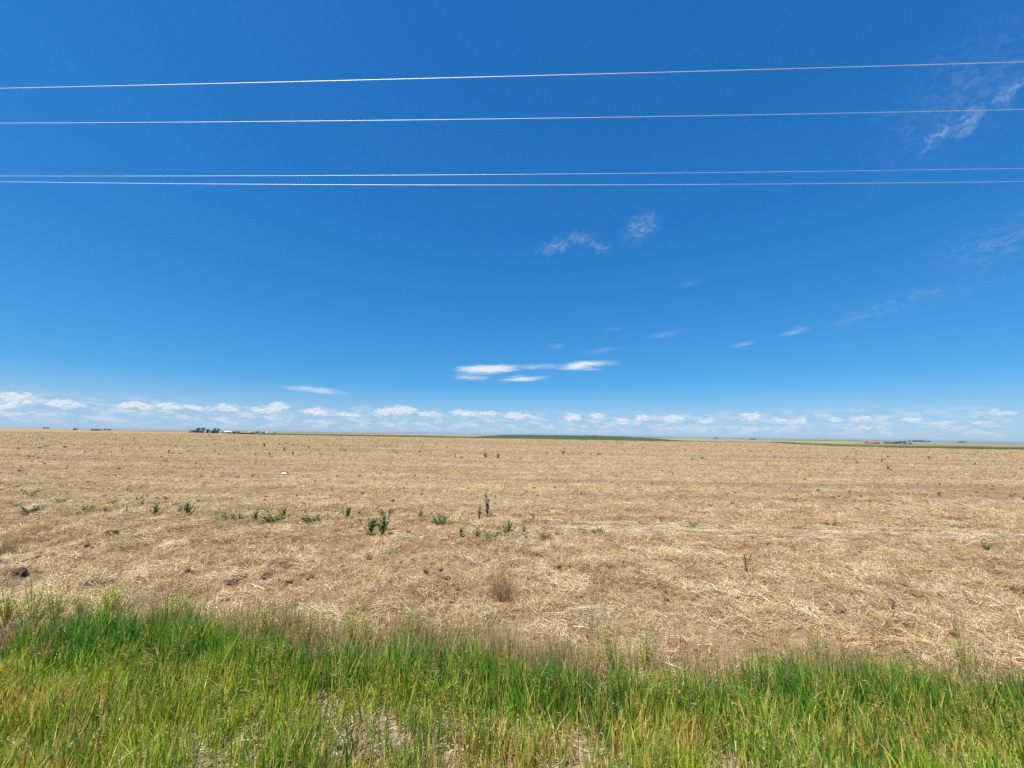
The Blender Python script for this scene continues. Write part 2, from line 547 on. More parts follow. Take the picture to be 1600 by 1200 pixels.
    bp = N(t, 'ShaderNodeBump'); bp.inputs['Strength'].default_value = 0.8; bp.inputs['Distance'].default_value = 0.05
    t.links.new(M(t, 'ADD', fine_n, M(t, 'MULTIPLY', mid_n, 0.8)), bp.inputs['Height'])
    t.links.new(bp.outputs[0], b.inputs['Normal'])
    t.links.new(b.outputs[0], out.inputs[0])
    return m


MAT['ground'] = ground_mat()
gme = mesh_np('ground', np.stack([GX, GY, GZ], -1).reshape(-1, 3), Q=Q[:, ::-1], mat=MAT['ground'], smooth=True,
              attrs={'verge': verge.ravel(), 'beyond': beyond.ravel(), 'rough': roughz.ravel(), 'bare': bare.ravel()})
ground = link(bpy.data.objects.new('ground', gme))
tag(ground, kind='structure')


# ------------------------------------------------------------------ crops beyond the field
def crop_mat(name, a, b_):
    m, t, out = new_mat(name)
    geo = N(t, 'ShaderNodeNewGeometry')
    n = NOISE(t, VM(t, 'MULTIPLY', geo.outputs['Position'], (0.05, 0.05, 0.6)), 1.0, 6, 0.7)
    c = MIX(t, SM(t, n, 0.35, 0.65), c4(*a), c4(*b_))
    b = N(t, 'ShaderNodeBsdfPrincipled')
    t.links.new(c, b.inputs['Base Color'])
    b.inputs['Roughness'].default_value = 0.8
    b.inputs['Specular IOR Level'].default_value = 0.15
    t.links.new(b.outputs[0], out.inputs[0])
    return m


MAT['crop'] = crop_mat('green_crop', (0.035, 0.062, 0.018), (0.062, 0.098, 0.028))
MAT['crop_yellow'] = crop_mat('yellow_green_crop', (0.22, 0.22, 0.05), (0.33, 0.30, 0.07))
MAT['crop_olive'] = crop_mat('olive_crop', (0.085, 0.105, 0.03), (0.15, 0.15, 0.05))


def crop_sheet(name, px0, px1, y0f, y1f, h, mat, label, ncol=200, nrow=14, rag=0.15):
    """a standing crop: closed skirt round a ragged top, following the land"""
    p = np.linspace(px0, px1, ncol)
    t = np.linspace(0, 1, nrow)
    PP, TT = np.meshgrid(p, t, indexing='ij')
    Y0, Y1 = y0f(p)[:, None], y1f(p)[:, None]
    Y = Y0 + (Y1 - Y0) * TT
    X = (PP - 800) / 645.0 * Y
    inner = (np.arange(nrow) > 0) & (np.arange(nrow) < nrow - 1)
    Z = land(X, Y) + np.where(inner[None, :], h, -0.3) * np.where((np.arange(ncol) > 0) & (np.arange(ncol) < ncol - 1), 1, -0.3)[:, None]
    Y = Y.copy()
    Y[:, 1] = Y[:, 0] + 0.05
    Y[:, -2] = Y[:, -1] - 0.05
    Z += inner[None, :] * rag * h * (rng.random(Z.shape) - 0.5) * 2
    i, j = np.meshgrid(np.arange(ncol - 1), np.arange(nrow - 1), indexing='ij')
    q = np.stack([i * nrow + j, (i + 1) * nrow + j, (i + 1) * nrow + j + 1, i * nrow + j + 1], -1).reshape(-1, 4)
    me = mesh_np(name, np.stack([X, Y, Z], -1).reshape(-1, 3), Q=q, mat=mat)
    o = link(bpy.data.objects.new(name, me))
    tag(o, kind='structure')
    o['label'] = label
    return o


yc = lambda off: (lambda p: np.interp(p, PXK, YCK) + off)
const = lambda v: (lambda p: np.full_like(p, v))
crop_sheet('crop_strip', 378, 800, yc(17), yc(60), 0.80, MAT['crop'], 'thin dark green crop strip along the far edge of the field', 420)
crop_sheet('crop_strip', 1205, 1760, yc(14), yc(52), 0.62, MAT['crop'], 'dark green crop strip at the right end of the field', 420)
crop_sheet('crop_hill', 690, 1146, const(600.), const(900.), 0.6, MAT['crop'], 'dark green crop on the low rise behind the field', 300, 50)
crop_sheet('crop_field', 1245, 1330, const(1350.), const(2700.), 0.8, MAT['crop_yellow'], 'yellow green crop field far to the right', 60, 20)
crop_sheet('crop_field', 1160, 1420, const(2750.), const(3600.), 0.8, MAT['crop_olive'], 'olive field beyond the yellow green crop', 60, 20)
crop_sheet('crop_field', 1440, 1760, const(900.), const(1040.), 0.6, MAT['crop_olive'], 'olive field behind the right crop strip', 60, 14)


# ------------------------------------------------------------------ scatter by geometry nodes (for uncountable cover)
def scatter(name, pts, rot, scl, idx, sources, label, cat=None):
    coll = bpy.data.collections.new(name + '_sources')
    for k, me in enumerate(sources):
        coll.objects.link(bpy.data.objects.new('%s_source_%02d' % (name, k), me))
    me = bpy.data.meshes.new(name)
    me.vertices.add(len(pts)); me.vertices.foreach_set('co', np.asarray(pts, np.float32).ravel())
    a = me.attributes.new('rot', 'FLOAT_VECTOR', 'POINT'); a.data.foreach_set('vector', np.asarray(rot, np.float32).ravel())
    a = me.attributes.new('scl', 'FLOAT', 'POINT'); a.data.foreach_set('value', np.asarray(scl, np.float32))
    a = me.attributes.new('idx', 'INT', 'POINT'); a.data.foreach_set('value', np.asarray(idx, np.int32))
    o = link(bpy.data.objects.new(name, me))
    g = bpy.data.node_groups.new(name, 'GeometryNodeTree')
    g.interface.new_socket('Geometry', in_out='INPUT', socket_type='NodeSocketGeometry')
    g.interface.new_socket('Geometry', in_out='OUTPUT', socket_type='NodeSocketGeometry')
    gi, go = N(g, 'NodeGroupInput'), N(g, 'NodeGroupOutput')
    ci = N(g, 'GeometryNodeCollectionInfo')
    ci.inputs['Collection'].default_value = coll
    ci.inputs['Separate Children'].default_value = True
    ci.inputs['Reset Children'].default_value = True
    ip = N(g, 'GeometryNodeInstanceOnPoints')
    ip.inputs['Pick Instance'].default_value = True

    def na_(nm, typ):
        n = N(g, 'GeometryNodeInputNamedAttribute', data_type=typ)
        n.inputs['Name'].default_value = nm
        return n.outputs['Attribute']
    er = N(g, 'FunctionNodeEulerToRotation')
    g.links.new(na_('rot', 'FLOAT_VECTOR'), er.inputs[0])
    g.links.new(gi.outputs[0], ip.inputs['Points'])
    g.links.new(ci.outputs[0], ip.inputs['Instance'])
    g.links.new(na_('idx', 'INT'), ip.inputs['Instance Index'])
    g.links.new(er.outputs[0], ip.inputs['Rotation'])
    g.links.new(na_('scl', 'FLOAT'), ip.inputs['Scale'])
    g.links.new(ip.outputs[0], go.inputs[0])
    mod = o.modifiers.new('scatter', 'NODES'); mod.node_group = g
    tag(o, label=label, cat=cat, kind='stuff')
    return o


STRAW = np.array([(0.70, 0.52, 0.285), (0.60, 0.425, 0.22), (0.52, 0.35, 0.17), (0.40, 0.25, 0.12), (0.24, 0.145, 0.07), (0.82, 0.68, 0.45), (0.45, 0.26, 0.13), (0.66, 0.46, 0.19)])
STRAW = STRAW * np.array((0.98, 1.0, 1.02))
STRAW_P = np.array([.2, .2, .18, .13, .08, .10, .07, .04]); STRAW_P /= STRAW_P.sum()


def straw_mesh(name, n, rad, lmin, lmax, wmin, wmax, up=0.15, zmax=0.05, pal=STRAW, pp=STRAW_P):
    a = rng.random(n) * 2 * np.pi; q = np.sqrt(rng.random(n)) * rad
    root = np.stack([q * np.cos(a), q * np.sin(a), rng.random(n) * zmax], -1)
    th = rng.random(n) * 2 * np.pi
    lift = np.where(rng.random(n) < up, rng.uniform(0.3, 1.2, n), rng.normal(0.03, 0.13, n))
    d = np.stack([np.cos(th) * np.cos(lift), np.sin(th) * np.cos(lift), np.sin(lift)], -1)
    L = rng.uniform(lmin, lmax, n) * np.where(lift > 0.3, 0.7, 1)
    root -= d * (L * 0.5)[:, None] * (lift < 0.3)[:, None]
    W = rng.uniform(wmin, wmax, n)
    bend = rng.normal(0, 0.10, (n, 3)); bend[:, 2] -= 0.03
    rnd = rng.normal(0, 0.55, (n, 3)) + (0, 0, 1)
    side = unit(np.cross(d, rnd))
    V, Qd, k = ribbons(root, d, bend, L, W, side, [1, 1, 0.7])
    col = pal[rng.choice(len(pal), n, p=pp)] * rng.uniform(0.85, 1.12, (n, 1))
    return mesh_np(name, V, Q=Qd, col=np.repeat(col, k, 0), mat=MAT['straw'])


def normal_rot(x, y, n):
    e = 0.12
    gx = (ground_z(x + e, y) - ground_z(x - e, y)) / (2 * e)
    gy = (ground_z(x, y + e) - ground_z(x, y - e)) / (2 * e)
    rz = rng.random(n) * 2 * np.pi
    # tilt of the ground expressed in the turned frame
    c, s = np.cos(rz), np.sin(rz)
    # euler XYZ: rotate by rz last, so tilt in the local frame first
    lx, ly = c * gx + s * gy, -s * gx + c * gy
    return np.stack([np.arctan(ly), -np.arctan(lx), rz], -1)


def field_points(n, y0, y1, spread=1.42, power=1.0):
    """points over the field in front of the viewer, density falling with distance"""
    u = rng.random(n)
    y = (y0 ** power + (y1 ** power - y0 ** power) * u) ** (1 / power) if power else y0 * (y1 / y0) ** u
    x = (rng.random(n) * 2 - 1) * (spread * y + 1.5)
    return x, y


# near, long tangled straw
def mixpal(w):
    p = np.asarray(w, float)
    return p / p.sum()


src_long = [straw_mesh('long_straw', 100, 0.30, 0.05, 0.22, 0.0028, 0.0055, 0.12, 0.05) for _ in range(8)]
src_long += [straw_mesh('long_straw', 90, 0.26, 0.06, 0.25, 0.0028, 0.006, 0.16, 0.06, pp=mixpal([3, 1, .3, .1, .1, 4, 0, .4])) for _ in range(3)]
src_long += [straw_mesh('long_straw', 60, 0.30, 0.05, 0.22, 0.003, 0.006, 0.10, 0.04, pp=mixpal([.3, .6, 2, 3, 3, .1, 3, .3])) for _ in range(3)]
x, y = field_points(11500, 3.6, 15.0, 1.42, 1.6)
cover = fbm(x / 0.9, y / 0.55, 41, 3)
keep = (y > grass_edge(x) + 0.02) & (rng.random(len(x)) < 0.25 + 1.5 * sstep(cover, 0.36, 0.60))
x, y = x[keep], y[keep]
n = len(x)
tone = fbm(x / 0.55, y / 0.4, 45, 3) + rng.normal(0, 0.06, n)
scatter('straw_litter', np.stack([x, y, ground_z(x, y) + 0.005], -1), normal_rot(x, y, n), rng.uniform(0.75, 1.2, n),
        np.where(tone > 0.63, rng.integers(8, 11, n), np.where(tone < 0.37, rng.integers(11, 14, n), rng.integers(0, 8, n))), src_long,
        'tangled dry straw lying over the near field')
# farther, short chopped straw over tilled soil
src_short = [straw_mesh('chopped_straw', 60, 0.42, 0.05, 0.22, 0.004, 0.009, 0.10, 0.03) for _ in range(12)]
x, y = field_points(52000, 10.0, 240, 1.40, 0.85)
cover = fbm(x / 30.0, y / 2.0 + 0.01 * x, 43, 4)
keep = rng.random(len(x)) < 0.06 + 1.5 * sstep(cover, 0.38, 0.58)
x, y = x[keep], y[keep]
n = len(x)
scatter('chopped_straw', np.stack([x, y, ground_z(x, y)], -1), normal_rot(x, y, n), rng.uniform(0.8, 1.3, n) * (1 + y / 90), rng.integers(0, 12, n), src_short,
        'short chopped straw over the tilled middle of the field')


# clods of soil
def clod_mesh(name, mat, seed, sub=2):
    import bmesh
    bm = bmesh.new()
    bmesh.ops.create_icosphere(bm, subdivisions=sub, radius=1.0)
    rr = np.random.default_rng(seed)
    ax = rr.normal(0, 1, (7, 3)); ax /= np.linalg.norm(ax, axis=1, keepdims=True)
    cut = rr.uniform(0.45, 0.85, 7)
    for v in bm.verts:
        p = np.array(v.co)
        for a_, c_ in zip(ax, cut):
            k = p @ a_
            if k > c_:
                p = p - a_ * (k - c_) * 0.85
        p *= 1 + rr.normal(0, 0.05)
        p[2] *= 0.62
        v.co = p
    me = bpy.data.meshes.new(name)
    bm.to_mesh(me); bm.free()
    me.materials.append(mat)
    return me


src_clod = [clod_mesh('clod', MAT['clod'], 100 + k, 1) for k in range(8)]
x, y = field_points(34000, 4.2, 270, 1.40, 0.7)
keep = (y > grass_edge(x) + 0.25) & (rng.random(len(x)) < 0.3 + 0.7 * sstep(fbm(x / 30.0, y / 2.0 + 0.01 * x, 43, 4), 0.56, 0.40))
x, y = x[keep], y[keep]
n = len(x)
scl = np.clip(rng.lognormal(-3.35, 0.5, n), 0.012, 0.095) * (1 + y / 120)
scatter('soil_clods', np.stack([x, y, ground_z(x, y) + scl * 0.25], -1), rng.uniform(-0.5, 0.5, (n, 3)) + np.stack([0 * x, 0 * x, rng.random(n) * 6.28], -1), scl, rng.integers(0, 8, n), src_clod,
        'small clods of dry soil strewn over the field')


# standing tufts of cut stubble
def tuft_mesh(name, n, h0, h1, spread, pal, w=(0.004, 0.007), base=0.05, mat='stem'):
    a = rng.random(n) * 2 * np.pi; q = np.sqrt(rng.random(n)) * base
    root = np.stack([q * np.cos(a), q * np.sin(a), np.full(n, -0.02)], -1)
    tilt = np.abs(rng.normal(0, spread, n)); ta = a + rng.normal(0, 0.7, n)
    d = np.stack([np.sin(tilt) * np.cos(ta), np.sin(tilt) * np.sin(ta), np.cos(tilt)], -1)
    L = rng.uniform(h0, h1, n)
    bend = np.stack([np.cos(ta), np.sin(ta), -0.4 * np.ones(n)], -1) * np.abs(rng.normal(0, 0.14, n))[:, None]
    side = unit(np.cross(d, rng.normal(0, 1, (n, 3))))
    V, Qd, k = ribbons(root, d, bend, L, rng.uniform(w[0], w[1], n), side, [1, 0.95, 0.7, 0.2])
    col = np.asarray(pal)[rng.integers(0, len(pal), n)] * rng.uniform(0.85, 1.15, (n, 1))
    return mesh_np(name, V, Q=Qd, col=np.repeat(col, k, 0), mat=MAT[mat])


PALE = [(0.62, 0.50, 0.32), (0.70, 0.60, 0.42), (0.52, 0.39, 0.22)]
BROWN = [(0.42, 0.28, 0.15), (0.50, 0.35, 0.18), (0.30, 0.20, 0.11), (0.58, 0.42, 0.23)]
RUST = [(0.34, 0.19, 0.11), (0.42, 0.26, 0.15), (0.28, 0.16, 0.10)]
src_tuft = [tuft_mesh('stubble_tuft', 16, 0.10, 0.26, 0.40, PALE) for _ in range(6)] + [tuft_mesh('stubble_tuft', 22, 0.08, 0.22, 0.5, RUST + BROWN[:2], (0.003, 0.005), 0.07) for _ in range(4)]
x, y = field_points(900, 4.0, 11.5, 1.42, 1.4)
keep = (y > grass_edge(x) + 0.1) & (rng.random(len(x)) < 0.15 + 0.85 * sstep(fbm(x / 1.3, y / 0.8, 51, 3), 0.45, 0.62))
x, y = x[keep], y[keep]
n = len(x)
scatter('stubble_tufts', np.stack([x, y, ground_z(x, y)], -1), np.stack([rng.normal(0, .2, n), rng.normal(0, .2, n), rng.random(n) * 6.28], -1), rng.uniform(0.6, 1.25, n), rng.integers(0, 10, n), src_tuft,
        'short standing tufts of cut stubble in the near field')


# ------------------------------------------------------------------ green grass of the verge
def grass_object():
    n = 215000
    x = rng.uniform(-9.5, 9.5, n)
    y = rng.uniform(1.5, 5.6, n)
    e = grass_edge(x) + 0.22 * (fbm(x / 0.35, y / 0.5, 61, 3) - 0.5) - y
    dens = sstep(e, -0.04, 0.16)
    clump = fbm(x / 0.22, y / 0.18, 63, 3)
    patch = fbm(x / 1.1, y / 0.8, 66, 3)
    near = sstep(e, 0.30, 1.0)
    dens = dens * (1 - near * (0.62 + 0.3 * np.exp(-((x + 0.3) / 1.8) ** 2)) * (1 - sstep(clump * 0.65 + patch * 0.35, 0.42, 0.56)))
    for px, py, rx, ry, s in [(640, 1180, 0.50, 0.40, .60), (910, 1190, 0.25, 0.3, .8), (500, 1105, 0.30, 0.22, .7), (330, 1190, 0.25, 0.2, .5), (770, 1190, .4, .3, .5), (30, 985, .35, .25, .6), (1140, 1195, .3, .25, .3)]:
        c = at(px, py)
        dens = dens * (1 - s * np.exp(-((x - c.x) / rx) ** 2 - ((y - c.y) / ry) ** 2))
    k = rng.random(n) < dens
    x, y, e, patch = x[k], y[k], e[k], patch[k]
    n = len(x)
    ce = fbm(x / 0.7, y / 0.6, 68, 3)
    back = 1 - sstep(e, 0.25, 0.75)                       # the lush rim along the field
    right = sstep(x, -2.5, 2.5)
    deep = np.array([(0.060, 0.185, 0.026), (0.090, 0.230, 0.030), (0.052, 0.170, 0.044), (0.115, 0.260, 0.034)])
    mid = np.array([(0.190, 0.300, 0.034), (0.260, 0.360, 0.044), (0.130, 0.250, 0.030), (0.330, 0.385, 0.055), (0.400, 0.420, 0.080)])
    dry = np.array([(0.48, 0.36, 0.14), (0.40, 0.26, 0.10), (0.56, 0.45, 0.24), (0.30, 0.19, 0.075), (0.45, 0.42, 0.12)])
    u = rng.random(n)
    p_deep = np.clip(0.20 + 0.50 * back + 1.5 * (ce - 0.5), 0, 1)
    p_dry = np.clip(0.07 + 0.45 * (1 - back) * sstep(patch, 0.35, 0.7) + 0.06 * right, 0, 0.5)
    col = mid[rng.integers(0, len(mid), n)]
    kd = u < p_deep
    col[kd] = deep[rng.integers(0, len(deep), kd.sum())]
    kx = rng.random(n) < p_dry
    col[kx] = dry[rng.integers(0, len(dry), kx.sum())]
    col = col * rng.uniform(0.72, 1.3, (n, 1)) * np.array((1.36, 1.30, 1.15))
    L = rng.uniform(0.20, 0.44, n) * (0.72 + 0.42 * back) * (0.55 + 0.85 * fbm(x / 0.28, y / 0.28, 70, 2))
    W = rng.uniform(0.007, 0.014, n)
    th = rng.random(n) * 2 * np.pi
    tilt = np.abs(rng.normal(0, 0.15, n))
    d = np.stack([np.sin(tilt) * np.cos(th) - 0.03 * x / 5, np.sin(tilt) * np.sin(th), np.cos(tilt)], -1)
    droop = np.abs(rng.normal(0, 0.15, n)) + (rng.random(n) < 0.05) * 0.4
    bend = np.stack([np.cos(th) * droop, np.sin(th) * droop, -0.35 * droop], -1)
    fa = rng.random(n) * 2 * np.pi
    side = unit(np.stack([np.cos(fa), np.sin(fa), 0 * fa], -1))
    root = np.stack([x, y, ground_z(x, y) - 0.01], -1)
    V, Qd, kk = ribbons(root, d, bend, L, W, side, [0.7, 1.0, 0.8, 0.10])
    me = mesh_np('verge_grass', V, Q=Qd, col=np.repeat(col, kk, 0), mat=MAT['grass'])
    o = link(bpy.data.objects.new('verge_grass', me))
    tag(o, 'tall green grass growing along the verge in the foreground', 'grass', kind='stuff')


grass_object()


def thatch_object():
    """dead blades lying between the grass"""
    n = 22000
    x = rng.uniform(-9, 9, n); y = rng.uniform(1.6, 5.4, n)
    k = y < grass_edge(x) + 0.3
    x, y = x[k], y[k]; n = len(x)
    th = rng.random(n) * 2 * np.pi; lift = np.abs(rng.normal(0.05, 0.22, n))
    d = np.stack([np.cos(th) * np.cos(lift), np.sin(th) * np.cos(lift), np.sin(lift)], -1)
    side = unit(np.cross(d, rng.normal(0, 0.5, (n, 3)) + (0, 0, 1)))
    pal = np.array([(0.56, 0.46, 0.31), (0.48, 0.38, 0.23), (0.38, 0.28, 0.16), (0.62, 0.55, 0.42), (0.28, 0.2, 0.12)])
    col = pal[rng.integers(0, 5, n)] * rng.uniform(0.8, 1.15, (n, 1))
    V, Qd, kk = ribbons(np.stack([x, y, ground_z(x, y) + rng.random(n) * 0.03], -1), d, rng.normal(0, .12, (n, 3)), rng.uniform(.08, .3, n), rng.uniform(.004, .008, n), side, [1, 1, .5])
    o = link(bpy.data.objects.new('thatch', mesh_np('thatch', V, Q=Qd, col=np.repeat(col, kk, 0), mat=MAT['straw'])))
    tag(o, 'dead pale blades lying on the ground between the grass', 'dead grass', kind='stuff')


thatch_object()


# seed heads: thin stem with a drooping panicle
def panicle_mesh(name, h, pal, ns=16, spread=0.05, head=0.16, stemcol=(0.16, 0.17, 0.05)):
    lean = rng.normal(0, 0.10, 2)
    parts = []
    root = np.zeros((1, 3)); d = unit(np.array([[lean[0], lean[1], 1.0]]))
    bend = np.array([[rng.normal(0, .12), rng.normal(0, .12), -0.03]])
    for s in ((1., 0, 0), (0, 1., 0)):
        V, Qd, k = ribbons(root, d, bend, np.array([h]), np.array([0.0035]), np.array([s]), [1, 1, .9, .6])
        parts.append((V, Qd, np.tile(stemcol, (len(V), 1))))
    t = rng.uniform(1 - head / h, 1.0, ns)
    P = d * (h * t)[:, None] + bend * (h * t ** 2)[:, None]
    a = rng.random(ns) * 6.28
    out = rng.uniform(0.3, 1.0, ns)
    dd = unit(np.stack([np.cos(a) * out, np.sin(a) * out, rng.uniform(0.1, 0.9, ns)], -1))
    bend2 = np.tile((0.0, 0, -0.5), (ns, 1)) + rng.normal(0, .1, (ns, 3))
    side = unit(np.cross(dd, rng.normal(0, 1, (ns, 3))))
    V, Qd, k = ribbons(P, dd, bend2, rng.uniform(0.5, 1.2, ns) * spread, rng.uniform(.0035, .007, ns), side, [.25, .8, 1, .3])
    c = np.asarray(pal)[rng.integers(0, len(pal), ns)] * rng.uniform(.85, 1.15, (ns, 1))
    parts.append((V, Qd, np.repeat(c, k, 0)))
    V, Qd, C = join(parts)
    return mesh_np(name, V, Q=Qd, col=C, mat=MAT['weed'])


GOLD = [(0.40, 0.29, 0.08), (0.32, 0.22, 0.06), (0.48, 0.36, 0.13)]
LIME = [(0.26, 0.28, 0.05), (0.32, 0.32, 0.07), (0.20, 0.24, 0.045)]
RUSTY = [(0.30, 0.165, 0.06), (0.36, 0.21, 0.085), (0.24, 0.15, 0.055)]
src_pan = [panicle_mesh('seed_head', 0.50, GOLD, 18, .06, .15) for _ in range(4)] + [panicle_mesh('seed_head', 0.50, LIME, 22, .055, .2) for _ in range(4)] + [panicle_mesh('seed_head', 0.47, RUSTY, 16, .045, .16) for _ in range(4)]
n = 4600
x = rng.uniform(-8.5, 8.5, n); y = rng.uniform(2.2, 5.4, n)
e = grass_edge(x) - y
keep = (e > -0.15) & (rng.random(n) < 0.12 + 0.88 * sstep(fbm(x / 0.6, y / 0.45, 71, 3), 0.45, 0.6))
x, y, e = x[keep], y[keep], e[keep]; n = len(x)
kind = np.where(x < -2.2, rng.choice([1, 1, 2, 0], n), rng.choice([0, 2, 2, 0, 1], n))
scatter('grass_seed_heads', np.stack([x, y, ground_z(x, y)], -1), np.stack([rng.normal(0, .09, n), rng.normal(0, .09, n), rng.random(n) * 6.28], -1), rng.uniform(0.65, 1.08, n), kind * 4 + rng.integers(0, 4, n), src_pan,
        'ripening golden and rusty seed heads standing in the verge grass')

# dry and half-green stems along the rim between grass and field
src_rim = [tuft_mesh('dry_stems', 12, 0.22, 0.52, 0.13, [(0.60, 0.45, 0.24), (0.52, 0.36, 0.18), (0.40, 0.26, 0.13), (0.70, 0.56, 0.34)], (0.004, 0.008), 0.12) for _ in range(6)]
src_rim += [tuft_mesh('dry_stems', 12, 0.22, 0.5, 0.14, [(0.34, 0.33, 0.07), (0.44, 0.38, 0.11), (0.52, 0.39, 0.16), (0.22, 0.26, 0.055)], (0.004, 0.008), 0.12) for _ in range(4)]
n = 4200
x = rng.uniform(-8.5, 8.5, n)
y = grass_edge(x) + rng.normal(0.12, 0.26, n) + 0.12 * np.exp(-((x + 0.4) / 2.0) ** 2)
amount = np.interp(x, [-8, -5.5, -3.2, -2.6, -1.2, 0.6, 1.4, 2.4, 4, 8], [.5, .4, .3, .8, 1, .95, .5, .25, .3, .4])
keep = rng.random(n) < amount * (0.3 + 0.7 * sstep(fbm(x / 0.5, y / 0.5, 73, 3), 0.4, 0.6))
x, y = x[keep], y[keep]; n = len(x)
scatter('dry_stems', np.stack([x, y, ground_z(x, y)], -1), np.stack([rng.normal(0, .1, n), rng.normal(0, .1, n), rng.random(n) * 6.28], -1), rng.uniform(0.6, 1.15, n), rng.integers(0, 10, n), src_rim,
        'dry upright stems along the rim between grass and field')


# ------------------------------------------------------------------ weeds in the field (each its own plant)
def weed_meshes(kind, seed):
    """stem and foliage meshes of a weed one metre tall"""
    global rng
    keep_rng, rng = rng, np.random.default_rng(seed)
    cfg = {'bushy': (11, 34, 0.55, 0.15, 0.060), 'spindly': (4, 44, 0.13, 0.13, 0.040), 'low': (14, 22, 1.25, 0.22, 0.10), 'feathery': (26, 60, 0.40, 0.095, 0.013)}[kind]
    nb, nl, spread, leaf, lw = cfg
    pal = {'bushy': [(0.080, 0.155, 0.045), (0.105, 0.19, 0.055), (0.060, 0.125, 0.038), (0.15, 0.22, 0.08)],
           'spindly': [(0.06, 0.105, 0.04), (0.09, 0.13, 0.05), (0.045, 0.08, 0.035)],
           'low': [(0.13, 0.21, 0.07), (0.095, 0.17, 0.055), (0.17, 0.24, 0.09)],
           'feathery': [(0.44, 0.46, 0.10), (0.52, 0.51, 0.14), (0.33, 0.38, 0.07), (0.58, 0.52, 0.18)]}[kind]
    sp, fp = [], []
    tilt = np.abs(rng.normal(0, spread, nb)); tilt[0] *= 0.15
    if kind == 'feathery':
        tilt = rng.uniform(0.05, 0.75, nb)
    if kind == 'low':
        tilt = rng.uniform(0.7, 1.35, nb)
    a = np.arange(nb) * 2.4 + rng.normal(0, .4, nb)
    d = np.stack([np.sin(tilt) * np.cos(a), np.sin(tilt) * np.sin(a), np.cos(tilt)], -1)
    L = rng.uniform(0.6, 1.0, nb); L[0] = 1.0
    bend = np.stack([0 * a, 0 * a, 0.22 * np.sin(tilt)], -1)
    root = np.zeros((nb, 3)); root[:, 2] = np.where(np.arange(nb) > 0, rng.uniform(0, 0.22, nb), -0.05) * (kind != 'low')
    for s in ((1., 0, 0), (0, 1., 0)):
        V, Qd, k = ribbons(root, d, bend, L, np.full(nb, 0.016), np.tile(s, (nb, 1)), [1, .8, .6, .3])
        sp.append((V, Qd, np.tile((0.17, 0.17, 0.075), (len(V), 1))))
    for b in range(nb):
        t = rng.uniform(0.18, 1.0, nl)
        P = root[b] + d[b] * (L[b] * t)[:, None] + bend[b] * (L[b] * t ** 2)[:, None]
        la = rng.random(nl) * 6.28
        lt = rng.uniform(0.5, 1.4, nl)
        ld = np.stack([np.sin(lt) * np.cos(la), np.sin(lt) * np.sin(la), np.cos(lt)], -1)
        ll = leaf * rng.uniform(0.6, 1.25, nl) * (1.15 - 0.6 * t)
        side = unit(np.cross(ld, rng.normal(0, .5, (nl, 3)) + (0, 0, 1)))
        V, Qd, k = ribbons(P, ld, np.tile((0, 0, -.25), (nl, 1)), ll, lw * rng.uniform(.7, 1.2, nl), side, [.3, 1, .7, .1])
        c = np.asarray(pal)[rng.integers(0, len(pal), nl)] * rng.uniform(.85, 1.55, (nl, 1))
        fp.append((V, Qd, np.repeat(c, k, 0)))
    V, Qd, C = join(sp); s_me = mesh_np('stem', V, Q=Qd, col=C, mat=MAT['weed'])
    V, Qd, C = join(fp); f_me = mesh_np('foliage', V, Q=Qd, col=C, mat=MAT['weed'])
    rng = keep_rng
    return s_me, f_me


WEED = {k: [weed_meshes(k, 300 + 17 * i + len(k)) for i in range(c)] for k, c in (('bushy', 4), ('spindly', 3), ('low', 4), ('feathery', 4))}


def plant(name, px, py, hpx, kind, label, cat='weed', group=None, wide=1.0, var=None):
    p = at(px, py)
    p.z = float(ground_z(p.x, p.y))
    dist = p.y
    h = hpx * dist / F * (1.0 if kind != 'low' else 1.35)
    o = empty(name, p, random.random() * 6.28, 1.0)
    o.scale = (h * wide, h * wide, h)
    s_me, f_me = WEED[kind][(var if var is not None else random.randrange(99)) % len(WEED[kind])]
    link(bpy.data.objects.new('stem', s_me), o)
    link(bpy.data.objects.new('foliage', f_me), o)
    return tag(o, label, cat, group)


